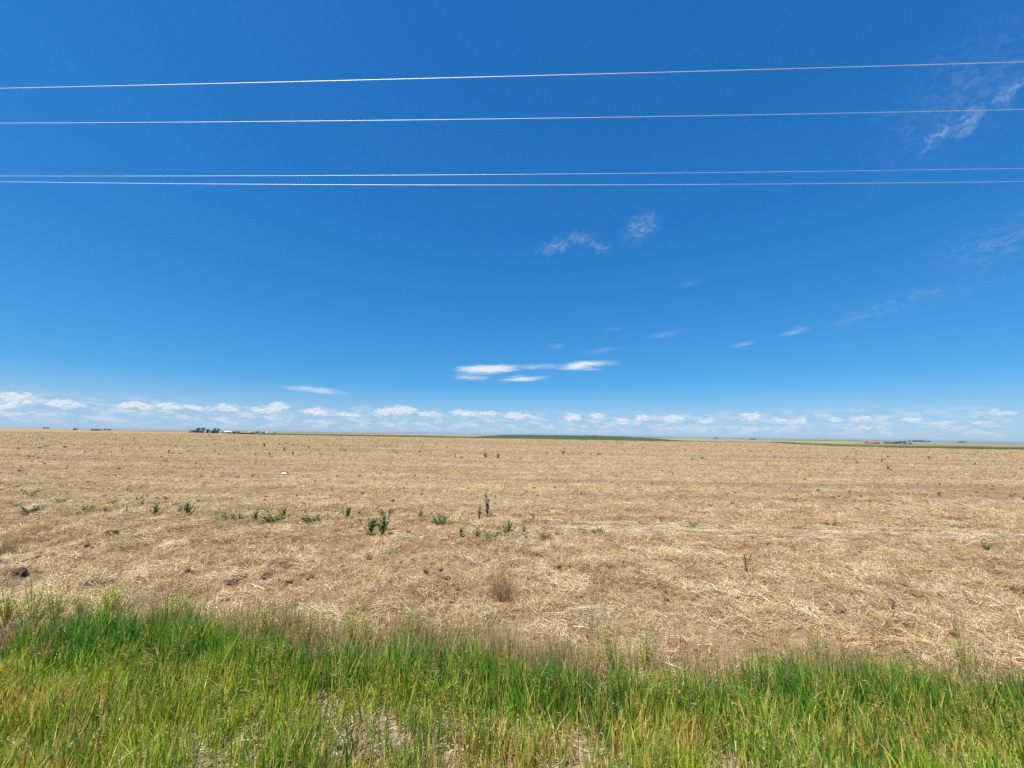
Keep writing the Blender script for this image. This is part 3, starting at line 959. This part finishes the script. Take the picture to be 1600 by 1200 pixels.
ROW = 'green weeds in a row across the field'
weeds = [
    (47, 777, 10, 'low', 'low pale weed farthest up the field at the left edge'),
    (95, 787, 7, 'low', 'small flat weed just right of the farthest left edge weed'),
    (46, 802, 12, 'low', 'wide sprawling grey green weed at the far left of the row'),
    (137, 801, 9, 'low', 'small low weed right of the sprawling one at far left'),
    (164, 803, 10, 'bushy', 'little bushy weed third from the left in the row'),
    (176, 788, 6, 'low', 'tiny weed set back behind the left part of the row'),
    (197, 804, 13, 'spindly', 'small upright weed just left of the round dark bush'),
    (221, 793, 9, 'bushy', 'little weed set back above the round dark bush'),
    (242, 805, 16, 'bushy', 'round dark green bushy weed left of the middle of the row'),
    (281, 805, 13, 'bushy', 'short pale weed leaning on the taller one beside it'),
    (293, 807, 21, 'bushy', 'tall pointed bushy weed in the left part of the row'),
    (338, 812, 11, 'low', 'low leafy weed right of the tall pointed one'),
    (357, 814, 12, 'low', 'low leafy weed with narrow gap before the next clump'),
    (399, 817, 15, 'bushy', 'pale rounded weed at the left of a close pair'),
    (428, 818, 15, 'low', 'broad low weed in the middle of the left group'),
    (443, 812, 14, 'bushy', 'upright weed just behind the broad low one'),
    (487, 818, 14, 'low', 'widest flat weed mat in the row'),
    (512, 812, 7, 'bushy', 'tiny weed right of the widest flat mat'),
    (543, 813, 17, 'bushy', 'dark upright weed standing alone left of the tall front pair'),
    (557, 816, 6, 'low', 'tiny weed right beside the lone dark upright one'),
    (597, 812, 14, 'bushy', 'dark weed directly behind the tall front pair'),
    (609, 807, 10, 'bushy', 'small weed to the right of the one behind the front pair'),
    (579, 838, 25, 'bushy', 'left and paler one of the tall front pair of weeds'),
    (598, 837, 30, 'bushy', 'tall dark bushy weed, right one of the front pair'),
    (657, 814, 13, 'bushy', 'grey green weed right of the tall front pair'),
    (687, 820, 14, 'low', 'fresh green weed between the front pair and the two stalks'),
    (711, 820, 6, 'low', 'dark flat sprawling weed left of the two stalks'),
    (749, 816, 23, 'spindly', 'shorter leafy stalk, left one of the two tall stalks'),
    (761, 812, 34, 'spindly', 'tallest thin stalk with yellowish tip standing in the field'),
    (833, 816, 12, 'bushy', 'small round weed right of the two tall stalks'),
    (720, 842, 14, 'bushy', 'pale weed in front of the stalks, leftmost of its line'),
    (745, 840, 13, 'bushy', 'weed in the front line, second from its left end'),
    (769, 843, 13, 'low', 'low weed in the front line, third from its left end'),
    (794, 842, 20, 'bushy', 'dark double weed in the front line, fourth from its left end'),
    (819, 843, 21, 'spindly', 'upright weed at the right end of the front line'),
    (850, 846, 8, 'low', 'tiny pale weed past the right end of the front line'),
    (911, 831, 7, 'low', 'small green weed on the pale straw track, leftmost there'),
    (1033, 822, 9, 'spindly', 'thin yellowish weed behind the pale straw track'),
    (1084, 825, 7, 'low', 'small low weed behind the pale straw track, second from left'),
    (1298, 824, 9, 'low', 'flat grey green weed right of centre behind the straw track'),
    (1503, 829, 9, 'low', 'dark flat weed near the right edge behind the straw track'),
    (1548, 824, 8, 'low', 'small green weed nearest the right edge of the field'),
    (1543, 862, 7, 'low', 'small flat weed in the rough straw near the right edge'),
    (1166, 893, 24, 'spindly', 'thin green stalk in the rough straw right of the middle'),
    (1172, 926, 16, 'spindly', 'short dark green stalk below the thin one in the straw'),
    (1397, 962, 24, 'spindly', 'dark green stalk just above the grass at the right'),
    (880, 712, 8, 'bushy', 'dark weed speck far out in the middle of the field'),
    (778, 718, 8, 'bushy', 'dark weed far out, just left of the middle'),
    (758, 716, 9, 'bushy', 'dark upright weed far out, left of its dark neighbour'),
    (711, 718, 9, 'spindly', 'thin pale weed far out left of two dark ones'),
    (413, 699, 7, 'bushy', 'dark weed near the far edge at left'),
    (444, 706, 6, 'bushy', 'small dark weed near the far edge right of a larger one'),
]
for px, py, h, k, lab in weeds:
    plant('field_weed', px, py, h * 1.05, k, lab, 'weed', ROW if 770 < py < 850 and px < 860 else None, 1.1 if k != 'bushy' else 1.15)

# scattered specks of weeds far out
src_far = []
for k in ('bushy', 'low', 'spindly'):
    for s_me, f_me in WEED[k]:
        src_far.append(f_me)
n = 900
x, y = field_points(n, 20, 190, 1.3, 0.75)
dens = sstep(fbm(x / 26, y / 9, 81, 3), 0.40, 0.58) * np.where(x < 0, 1.0, 0.55)
keep = (rng.random(n) < 0.15 + dens) & (y < crest(x, y)) & ((y > 42) | (rng.random(n) < 0.12))
x, y = x[keep], y[keep]; n = len(x)
scatter('distant_weeds', np.stack([x, y, ground_z(x, y)], -1), np.stack([0 * x, 0 * x, rng.random(n) * 6.28], -1), rng.uniform(0.18, 0.46, n), rng.integers(0, len(src_far), n), src_far,
        'tiny green weeds scattered over the far half of the field')

n = 90
x = rng.uniform(-17, 3, n)
y = 12.6 - 0.05 * x + rng.normal(0, 0.9, n) + np.where(x < -11, 1.2, 0)
scatter('weed_seedlings', np.stack([x, y, ground_z(x, y)], -1), np.stack([0 * x, 0 * x, rng.random(n) * 6.28], -1), rng.uniform(0.06, 0.17, n), rng.integers(0, len(src_far), n), src_far,
        'small green seedlings between the weeds of the row')

# feathery yellow-green plants at the left end of the verge
feath = [
    (8, 985, 55, 'feathery yellow green plant at the left edge of the picture'),
    (48, 985, 62, 'tall feathery yellow green plant second from the left edge'),
    (84, 975, 54, 'feathery yellow green plant third from the left edge'),
    (122, 962, 30, 'short feathery plant between two taller ones at left'),
    (160, 968, 46, 'feathery plant above the grass, left of the greyish stems'),
    (176, 948, 36, 'pale feathery plant standing in the straw behind the grass'),
    (268, 968, 48, 'bright feathery plant left of the gap in the grass rim'),
    (292, 966, 38, 'small bright feathery plant right beside a larger one'),
    (410, 1000, 50, 'feathery plant right of the gap in the grass rim'),
    (548, 1010, 66, 'olive feathery plant with rusty top near the middle rim'),
    (568, 1010, 56, 'olive feathery plant just right of the rusty topped one'),
    (640, 1008, 54, 'pale olive feathery plant left of the dry brown tuft'),
    (480, 1008, 52, 'thin olive feathery plant in the dry stems'),
    (1512, 1066, 70, 'yellowish feathery plant above the grass at the right'),
    (1280, 1046, 50, 'thin yellowish plant above the grass right of the middle'),
    (1010, 1056, 66, 'olive plant above the rim right of the middle'),
    (950, 1050, 56, 'small olive plant at the rim just right of the middle')]
for i, (px, py, h, lab) in enumerate(feath):
    plant('feathery_plant', px, py + 9, h + 6, 'feathery', lab, 'plant', 'feathery plants along the rim of the grass', 0.95 if px < 420 else 0.5, i)


# ------------------------------------------------------------------ single things lying or standing in the field
def tuft(name, px, py, hpx, pal, label, nst=130, base=0.10, spread=0.2, w=(0.003, 0.006)):
    p = at(px, py); p.z = float(ground_z(p.x, p.y))
    h = hpx * p.y / F
    me = tuft_mesh(name, nst, h * 0.55, h * 1.05, spread, pal, w, base)
    o = link(bpy.data.objects.new(name, me)); o.location = p
    return tag(o, label, 'dry grass', 'tufts of dry grass in the field')


tuft('dry_grass_tuft', 782, 938, 56, BROWN, 'tall brown dry grass tuft in the middle just above the green grass', 260, 0.13, 0.16)
tuft('dry_grass_tuft', 4, 868, 42, [(0.42, 0.28, 0.13), (0.34, 0.22, 0.11), (0.48, 0.34, 0.17)], 'orange brown dry grass tuft cut by the left edge', 220, 0.16, 0.14)
tuft('dry_grass_tuft', 236, 912, 24, RUST, 'short reddish dry tuft in the straw at left', 160, 0.12, 0.4)
tuft('dry_grass_tuft', 175, 905, 22, PALE, 'bleached fan of stubble straws at left', 40, 0.08, 0.6)
tuft('dry_grass_tuft', 200, 942, 34, [(0.72, 0.66, 0.52), (0.6, 0.5, 0.36)], 'pale whitish tuft standing just above the grass at left', 26, 0.05, 0.2)
tuft('dry_grass_tuft', 218, 948, 32, [(0.74, 0.69, 0.57), (0.6, 0.5, 0.36)], 'second pale whitish tuft, right of its twin', 22, 0.04, 0.16)
tuft('dry_grass_tuft', 44, 918, 22, PALE, 'bleached stubble fan below the dark clod', 60, 0.2, 0.4)
tuft('dry_grass_tuft', 820, 930, 30, PALE + BROWN[:1], 'low pale tuft right of the tall brown one', 140, 0.22, 0.5)
tuft('dry_grass_tuft', 1045, 872, 24, PALE, 'pale stubble fan in the middle of the rough straw', 40, 0.08, 0.5)
tuft('dry_grass_tuft', 1338, 885, 18, PALE, 'small pale stubble fan at the right', 30, 0.06, 0.45)
tuft('dry_grass_tuft', 1465, 975, 30, RUST + BROWN, 'brown dry tuft above the grass at the right', 160, 0.25, 0.35)
tuft('dry_grass_tuft', 920, 985, 34, [(0.40, 0.31, 0.2), (0.46, 0.37, 0.25), (0.32, 0.24, 0.15)], 'greyish dry grass patch at the rim right of the middle', 200, 0.28, 0.16)


def clod(px, py, wpx, label, dark=True, seed=0):
    p = at(px, py)
    s = wpx * p.y / F / 2
    me = clod_mesh('soil_clod', MAT['clod_dark'] if dark else MAT['clod'], 500 + seed, 3)
    o = link(bpy.data.objects.new('soil_clod', me))
    o.location = (p.x, p.y, float(ground_z(p.x, p.y)) + 0.45 * s)
    o.scale = (s, s * 0.9, s * 0.95)
    o.rotation_euler = (0.2, 0.1, seed * 1.7)
    return tag(o, label, 'clod', 'dark clods of soil in the near field')


for i, (px, py, w, lab) in enumerate([
        (28, 902, 20, 'largest dark soil clod beside bleached straw at left'),
        (82, 826, 18, 'brown overturned clod at left below the weed row'),
        (172, 840, 20, 'dark clod under pale straw, left of the middle'),
        (138, 838, 12, 'small dark clod left of the straw covered one'),
        (417, 909, 20, 'dark clod just above the grass left of the middle'),
        (60, 860, 10, 'small brown clod below the overturned one'),
        (1526, 918, 15, 'black clod in the straw at the right'),
        (1553, 918, 16, 'brown clod right beside the black one'),
        (1090, 952, 7, 'small black clod above the grass right of the middle'),
        (485, 882, 14, 'brown clod in the straw left of the brown tuft'),
        (1319, 952, 9, 'little dark clod above the grass at right'),
        (590, 922, 9, 'little dark clod left of the brown tuft'),
        (330, 880, 12, 'dark crumbling clod in the straw between two larger ones'),
        (700, 900, 10, 'dark clod in the straw up and left of the brown tuft'),
        (1000, 905, 11, 'dark clod in the middle of the rough straw'),
        (1240, 935, 11, 'dark clod right of the short green stalk')]):
    clod(px, py, w, lab, i not in (1, 5, 7, 9), i)


def swath(name, pts, width, n, pal, label, seedlen=(0.2, 0.5)):
    """straws combed along a line on the ground"""
    P = [at(*q) for q in pts]
    xs = np.array([p.x for p in P]); ys = np.array([p.y for p in P])
    t = rng.random(n) * (len(P) - 1)
    cx, cy = np.interp(t, range(len(P)), xs), np.interp(t, range(len(P)), ys)
    k = np.clip(t.astype(int), 0, len(P) - 2)
    ang = np.arctan2(np.diff(ys)[k], np.diff(xs)[k]) + rng.normal(0, 0.16, n)
    cx += rng.normal(0, width * 0.3, n); cy += rng.normal(0, width * 0.5, n)
    lift = rng.normal(0.02, .06, n)
    d = np.stack([np.cos(ang) * np.cos(lift), np.sin(ang) * np.cos(lift), np.sin(lift)], -1)
    L = rng.uniform(seedlen[0], seedlen[1], n)
    root = np.stack([cx, cy, ground_z(cx, cy) + rng.uniform(0.02, 0.08, n)], -1) - d * L[:, None] / 2
    side = unit(np.cross(d, rng.normal(0, 0.5, (n, 3)) + (0, 0, 1)))
    V, Qd, kk = ribbons(root, d, rng.normal(0, .06, (n, 3)), L, rng.uniform(.004, .008, n), side, [1, 1, .7])
    col = np.asarray(pal)[rng.integers(0, len(pal), n)] * rng.uniform(.85, 1.12, (n, 1))
    o = link(bpy.data.objects.new(name, mesh_np(name, V, Q=Qd, col=np.repeat(col, kk, 0), mat=MAT['straw'])))
    return tag(o, label, 'straw', 'swaths of straw')


YEL = [(0.62, 0.47, 0.20), (0.68, 0.54, 0.27), (0.54, 0.39, 0.16)]
swath('straw_swath', [(1310, 1000), (1370, 1003), (1420, 1012), (1475, 1026)], 0.10, 260, YEL, 'yellow swath of combed straw along the grass at the right')
swath('straw_swath', [(1425, 888), (1462, 893)], 0.12, 130, YEL, 'small yellow straw heap in the rough field at the right')
swath('straw_swath', [(930, 957), (900, 962), (870, 970)], 0.06, 120, PALE, 'pale wisp of straw lying right of the brown tuft')
swath('straw_swath', [(235, 812), (262, 813)], 0.12, 150, PALE, 'bleached white straw heap beside the weed row')
swath('straw_track', [(850, 822), (1000, 828), (1150, 832), (1300, 836), (1450, 838), (1620, 841), (1800, 845)], 0.75, 7500, [(0.76, 0.64, 0.44), (0.82, 0.72, 0.54), (0.66, 0.52, 0.33)], 'long pale track of straw running across the field to the right edge', (0.12, 0.4))

# white litter far out in the field
p = at(444, 742)
bz = float(ground_z(p.x, p.y))
nx, ny = 26, 14
U, Vv = np.meshgrid(np.linspace(-1, 1, nx), np.linspace(-1, 1, ny), indexing='ij')
rr_ = np.clip(1 - (U ** 2 + Vv ** 2 * 0.9), 0, 1)
Zr = 0.13 * np.sqrt(rr_) * (0.55 + 0.9 * fbm(U * 2.2 + 5, Vv * 2.2, 91, 3)) - 0.02 + 0.02 * fbm(U * 7, Vv * 7, 92, 2)
Xr = U * 0.20 * (1 + 0.25 * (vnoise(Vv * 3, U, 5) - .5)); Yr = Vv * 0.14 * (1 + 0.3 * (vnoise(U * 3, Vv, 6) - .5))
i_, j_ = np.meshgrid(np.arange(nx - 1), np.arange(ny - 1), indexing='ij')
q = np.stack([i_ * ny + j_, (i_ + 1) * ny + j_, (i_ + 1) * ny + j_ + 1, i_ * ny + j_ + 1], -1).reshape(-1, 4)
lit = link(bpy.data.objects.new('plastic_scrap', mesh_np('plastic_scrap', np.stack([Xr, Yr, Zr], -1).reshape(-1, 3), Q=q, mat=MAT['rag'])))
lit.scale = (0.85, 0.8, 0.7)
lit.location = (p.x, p.y, bz + 0.02); lit.rotation_euler = (0, 0, 0.15)
tag(lit, 'small white crumpled scrap lying alone in the bare field', 'litter')


# ------------------------------------------------------------------ overhead wires
def wire(pts, D, s, rad, label):
    P3 = []
    for px, py in pts:
        d = ray(px, py)
        t = D / (d.y - s * d.x)
        P3.append((t * d.x, CAM_H + t * d.z))
    cf_ = np.polyfit([a for a, b in P3], [b for a, b in P3], 2)
    if cf_[0] < 0.0002:
        c1 = np.polyfit([a for a, b in P3], [b for a, b in P3], 1)
        cf_ = np.array([0.0002, c1[0], c1[1]])
    xs = np.linspace(-42, 42, 180)
    zs = np.polyval(cf_, xs); ys = D + s * xs
    k = 8
    a = np.arange(k) * 2 * np.pi / k
    V = np.stack([np.repeat(xs[:, None], k, 1), ys[:, None] + rad * np.cos(a)[None], zs[:, None] + rad * np.sin(a)[None]], -1)
    i, j = np.meshgrid(np.arange(len(xs) - 1), np.arange(k), indexing='ij')
    q = np.stack([i * k + j, (i + 1) * k + j, (i + 1) * k + (j + 1) % k, i * k + (j + 1) % k], -1).reshape(-1, 4)
    o = link(bpy.data.objects.new('overhead_wire', mesh_np('overhead_wire', V.reshape(-1, 3), Q=q[:, ::-1], mat=MAT['wire'], smooth=True)))
    return tag(o, label, 'wire', 'overhead power line wires')


wire([(100, 136), (420, 128.5), (800, 119), (1150, 110), (1480, 100)], 9.0, -0.040, 0.0060, 'topmost and thickest overhead wire across the blue sky')
wire([(100, 192), (750, 186), (1100, 181), (1450, 174)], 10.3, -0.036, 0.0050, 'second overhead wire from the top')
wire([(20, 275), (800, 272.5), (1400, 266)], 12.3, -0.036, 0.0045, 'upper wire of the close pair low in the sky')
wire([(5, 284), (400, 288), (800, 289), (1380, 286)], 11.2, -0.030, 0.0050, 'lowest overhead wire, under its close neighbour')


# ------------------------------------------------------------------ far trees and farm buildings
def crown_mesh(name, seed, n=900, conical=False):
    global rng
    keep_rng, rng = rng, np.random.default_rng(seed)
    nc = 16
    cz = rng.uniform(0.08, 0.92, nc)
    cr = (0.34 if not conical else 0.26) * np.sqrt(np.clip(1 - ((cz - 0.5) / 0.55) ** 2, 0.1, 1)) if not conical else 0.30 * (1.05 - cz)
    ca = rng.random(nc) * 6.28
    C = np.stack([np.cos(ca) * cr, np.sin(ca) * cr, cz], -1)
    k = rng.integers(0, nc, n)
    P = C[k] + unit(rng.normal(0, 1, (n, 3))) * (rng.uniform(0.05, 0.19, n) * (0.6 if conical else 1))[:, None]
    d = unit(rng.normal(0, 1, (n, 3)) + (0, 0, .2)); side = unit(np.cross(d, rng.normal(0, 1, (n, 3))))
    V, Qd, kk = ribbons(P, d, rng.normal(0, .1, (n, 3)), rng.uniform(.05, .1, n), rng.uniform(.03, .06, n), side, [.5, 1, .3])
    pal = np.array([(0.030, 0.052, 0.022), (0.045, 0.07, 0.028), (0.022, 0.042, 0.02)])
    col = pal[rng.integers(0, 3, n)] * rng.uniform(.8, 1.2, (n, 1))
    rng = keep_rng
    return mesh_np(name, V, Q=Qd, col=np.repeat(col, kk, 0), mat=MAT['tree'])


def trunk_mesh():
    k = 7
    parts = []
    def limb(a, b, r0, r1):
        a, b = np.array(a, float), np.array(b, float)
        d = unit(b - a); s = unit(np.cross(d, (0.3, 0.8, 0.1))); u = np.cross(d, s)
        an = np.arange(k) * 2 * np.pi / k
        ring = np.cos(an)[:, None] * s + np.sin(an)[:, None] * u
        V = np.concatenate([a + ring * r0, b + ring * r1])
        q = np.array([[j, (j + 1) % k, k + (j + 1) % k, k + j] for j in range(k)])
        parts.append((V, q, np.ones((len(V), 3))))
    limb((0, 0, -.05), (0.01, 0, .35), .035, .024)
    limb((0.01, 0, .33), (0.0, .02, .75), .024, .008)
    for a in range(5):
        limb((0.01, 0, .3 + .07 * a), (.24 * math.cos(a * 2.4), .24 * math.sin(a * 2.4), .5 + .08 * a), .014, .004)
    V, q, C = join(parts)
    return mesh_np('trunk', V, Q=q, mat=MAT['bark'])


TRUNK = trunk_mesh()
CROWN = [crown_mesh('crown', 700 + k, 900, k == 3) for k in range(4)]


def depth_point(px, Y):
    x = (px - 800) / 645.0 * Y
    return Vector((x, Y, float(land(x, Y))))


def tree(px, Y, top_off, wpx, label, var, group, cat='tree', name='tree'):
    """top_off: pixels of the crown's top above the level horizon"""
    p = depth_point(px, Y)
    top = CAM_H + top_off * Y / F
    h = max(top - p.z, 2.0)
    w = wpx * Y / F
    o = empty(name, p, var * 1.3)
    o.scale = (w * 1.25 / 0.86, w * 1.25 / 0.86, h / 1.05)
    link(bpy.data.objects.new('trunk', TRUNK), o)
    link(bpy.data.objects.new('crown', CROWN[var % 4]), o)
    return tag(o, label, cat, group)


G1 = 'trees round the left farmstead'
tree(303, 690, -0.3, 9, 'low round tree at the left end of the farm tree cluster', 0, G1)
tree(309, 700, 0.6, 9, 'mid height tree between the low round one and the tallest', 2, G1)
tree(315.5, 690, 3.8, 10, 'tallest dark tree of the farm cluster, at its left', 1, G1)
tree(325, 700, 2.6, 4, 'narrow pointed tree in the gap of the farm cluster', 3, G1)
tree(331, 690, 2.4, 9, 'broad dark tree in the middle of the farm cluster', 2, G1)
tree(338.5, 695, 3.4, 9, 'tall tree at the right of the farm cluster', 0, G1)
tree(344, 690, -0.2, 7, 'low tree beside the small white farmhouse', 1, G1)
tree(356, 690, -2.2, 9, 'low dark bush in front of the white roofed shed', 0, G1, 'bush', 'bush')
tree(363, 690, -2.0, 9, 'low dark bush at the right front of the white shed', 2, G1, 'bush', 'bush')
tree(371, 700, -1.2, 8, 'low bush to the right of the white shed', 1, G1, 'bush', 'bush')
G2 = 'lone trees on the far left skyline'
tree(119.5, 1500, 0.6, 4.5, 'small dark tree beside a far white house at left', 0, G2)
tree(74, 1900, 0.9, 6, 'tiny tree on the skyline near the left edge', 1, G2)
tree(149, 1300, -0.6, 7, 'low dark tree left one of a pair on the left skyline', 2, G2)
tree(154.5, 1300, -0.4, 7, 'low dark tree right one of a pair on the left skyline', 0, G2)
tree(170, 1600, -0.2, 8, 'faint tree right of the dark pair on the left skyline', 1, G2)
tree(404, 1500, -0.2, 5, 'small dark tree among the far buildings right of the farm', 0, G2)
G3 = 'trees near the red roof'
tree(1385, 1500, -2.6, 5, 'pale low bush nearest the red roof', 1, G3, 'bush', 'bush')
tree(1393, 1500, -2.0, 5, 'leftmost dark tree in the line right of the red roof', 0, G3)
tree(1399, 1500, -2.0, 5, 'second dark tree in the line right of the red roof', 2, G3)
tree(1404, 1500, -1.6, 5, 'third dark tree in the line right of the red roof', 1, G3)
tree(1412.5, 1500, -0.4, 7, 'largest dark tree right of the red roof', 0, G3)
tree(1422, 1500, -3.0, 5, 'small bush right of the largest dark tree', 2, G3, 'bush', 'bush')
G4 = 'tree line on the right skyline'
for k, (px, o_, w, lab) in enumerate([(1427, .8, 9, 'left end of the faint tree line on the right skyline'), (1435, 1.0, 10, 'middle of the faint tree line on the right skyline'), (1443, .9, 9, 'right end of the faint tree line on the right skyline'), (1453, .8, 5, 'lone faint tree just right of the skyline tree line'), (1505, 1.0, 8, 'faint tree on the skyline toward the right edge'), (1120, 0.2, 6, 'faint tree on the skyline right of the green rise'), (1177, .6, 6, 'faint tree on the skyline left of the yellow green field')]):
    tree(px, 4200, o_, w, lab, k, G4)
for k, (px, o_, lab) in enumerate([(918, .9, 'left one of the small trees on top of the green rise'), (930, .8, 'second small tree on top of the green rise'), (943, .7, 'third small tree on top of the green rise'), (956, .4, 'right one of the small trees on top of the green rise')]):
    tree(px, 1500, o_ + 0.3, 9, lab, k, 'trees behind the green rise')


def box_mesh(name, x0, x1, y0, y1, z0, z1, mat):
    V = [(x, y, z) for z in (z0, z1) for (x, y) in ((x0, y0), (x1, y0), (x1, y1), (x0, y1))]
    q = [[0, 3, 2, 1], [4, 5, 6, 7], [0, 1, 5, 4], [1, 2, 6, 5], [2, 3, 7, 6], [3, 0, 4, 7]]
    return mesh_np(name, V, Q=q, mat=mat)


def barn(px, Y, w, dep, wall, rise, wall_m, roof_m, label, cat='building', rz=0.1, name='farm_building', zoff=0.0, group='far farm buildings'):
    p = depth_point(px, Y); p.z += zoff
    o = empty(name, p, rz)
    link(bpy.data.objects.new('wall', box_mesh('wall', -w / 2, w / 2, -dep / 2, dep / 2, -1.0, wall, MAT[wall_m])), o)
    e_ = 0.4
    V, q = [], []
    for x in (-w / 2 - e_, w / 2 + e_):
        V += [(x, -dep / 2 - e_, wall - 0.12), (x, 0, wall + rise), (x, dep / 2 + e_, wall - 0.12), (x, -dep / 2 - e_, wall + .12), (x, 0, wall + rise + .25), (x, dep / 2 + e_, wall + .12)]
    for a, b in ((0, 1), (1, 2), (4, 3), (5, 4), (3, 0), (2, 5)):
        q.append([a, b, b + 6, a + 6])
    q += [[0, 3, 4, 1], [1, 4, 5, 2], [6, 7, 10, 9], [7, 8, 11, 10]]
    link(bpy.data.objects.new('roof', mesh_np('roof', V, Q=q, mat=MAT[roof_m])), o)
    for x in (-w / 2, w / 2):
        gv = [(x, -dep / 2, wall), (x, dep / 2, wall), (x, 0, wall + rise - .05)]
        link(bpy.data.objects.new('gable', mesh_np('gable', gv, T=[[0, 1, 2]], mat=MAT[wall_m])), o)
    link(bpy.data.objects.new('door', box_mesh('door', -w * .12, w * .12, -dep / 2 - .06, -dep / 2 + .02, 0, min(wall * .8, 3.2), MAT['dark'])), o)
    return tag(o, label, cat, group)


barn(347.5, 690, 5, 6, 5.2, 1.2, 'white', 'grey', 'small white farmhouse beside the farm trees', 'house', 0.2, 'farmhouse')
barn(358.5, 720, 13, 9, 4.8, 2.0, 'grey', 'white', 'long farm shed with bright white roof right of the farm trees', 'shed', 0.05, 'farm_shed')
barn(394, 1500, 18, 10, 4.0, 2.0, 'grey', 'grey', 'grey far farm building left of a small dark tree', 'building', 0.1)
barn(412, 1500, 12, 10, 4.0, 2.0, 'grey', 'red', 'far farm building with reddish roof right of a small tree', 'building', 0.2)
barn(419, 1480, 7, 8, 4.0, 2.0, 'white', 'white', 'tiny white far farm building right of the reddish one', 'building', 0)
barn(427, 1500, 14, 10, 3.6, 1.8, 'grey', 'grey', 'grey far farm building at the right end of its group', 'building', 0.1)
barn(115, 1500, 7, 7, 3.6, 1.6, 'white', 'white', 'tiny white house left of the dark skyline tree', 'house', 0, 'farmhouse')
barn(76, 1900, 9, 8, 4.2, 1.8, 'white', 'white', 'tiny white house on the skyline near the left edge', 'house', 0, 'farmhouse')
barn(146, 1300, 3.5, 5, 4, 1.4, 'white', 'grey', 'tiny white shed left of the dark pair of trees', 'shed', 0, 'farm_shed')
barn(1364, 1460, 40, 16, 3.2, 4.6, 'red', 'red', 'long barn with bright red roof far off at the right', 'barn', 0.06, 'red_barn')
barn(674, 3000, 20, 12, 5, 3, 'white', 'grey', 'pale far building on the skyline left of the green rise', 'building', 0)

# ------------------------------------------------------------------ air
hz = link(bpy.data.objects.new('haze', box_mesh('haze', -36000, 36000, -36000, 36000, float(GZ.min()) - 1.5, max(18.0, float(GZ.max()) + 3), None)))
hm, ht, hout = new_mat('haze')
pv = N(ht, 'ShaderNodeVolumePrincipled')
pv.inputs['Color'].default_value = c4(0.72, 0.84, 1.0)
pv.inputs['Density'].default_value = 5.5e-5
pv.inputs['Anisotropy'].default_value = 0.2
ht.links.new(pv.outputs[0], hout.inputs['Volume'])
hz.data.materials.append(hm)
tag(hz, kind='stuff')
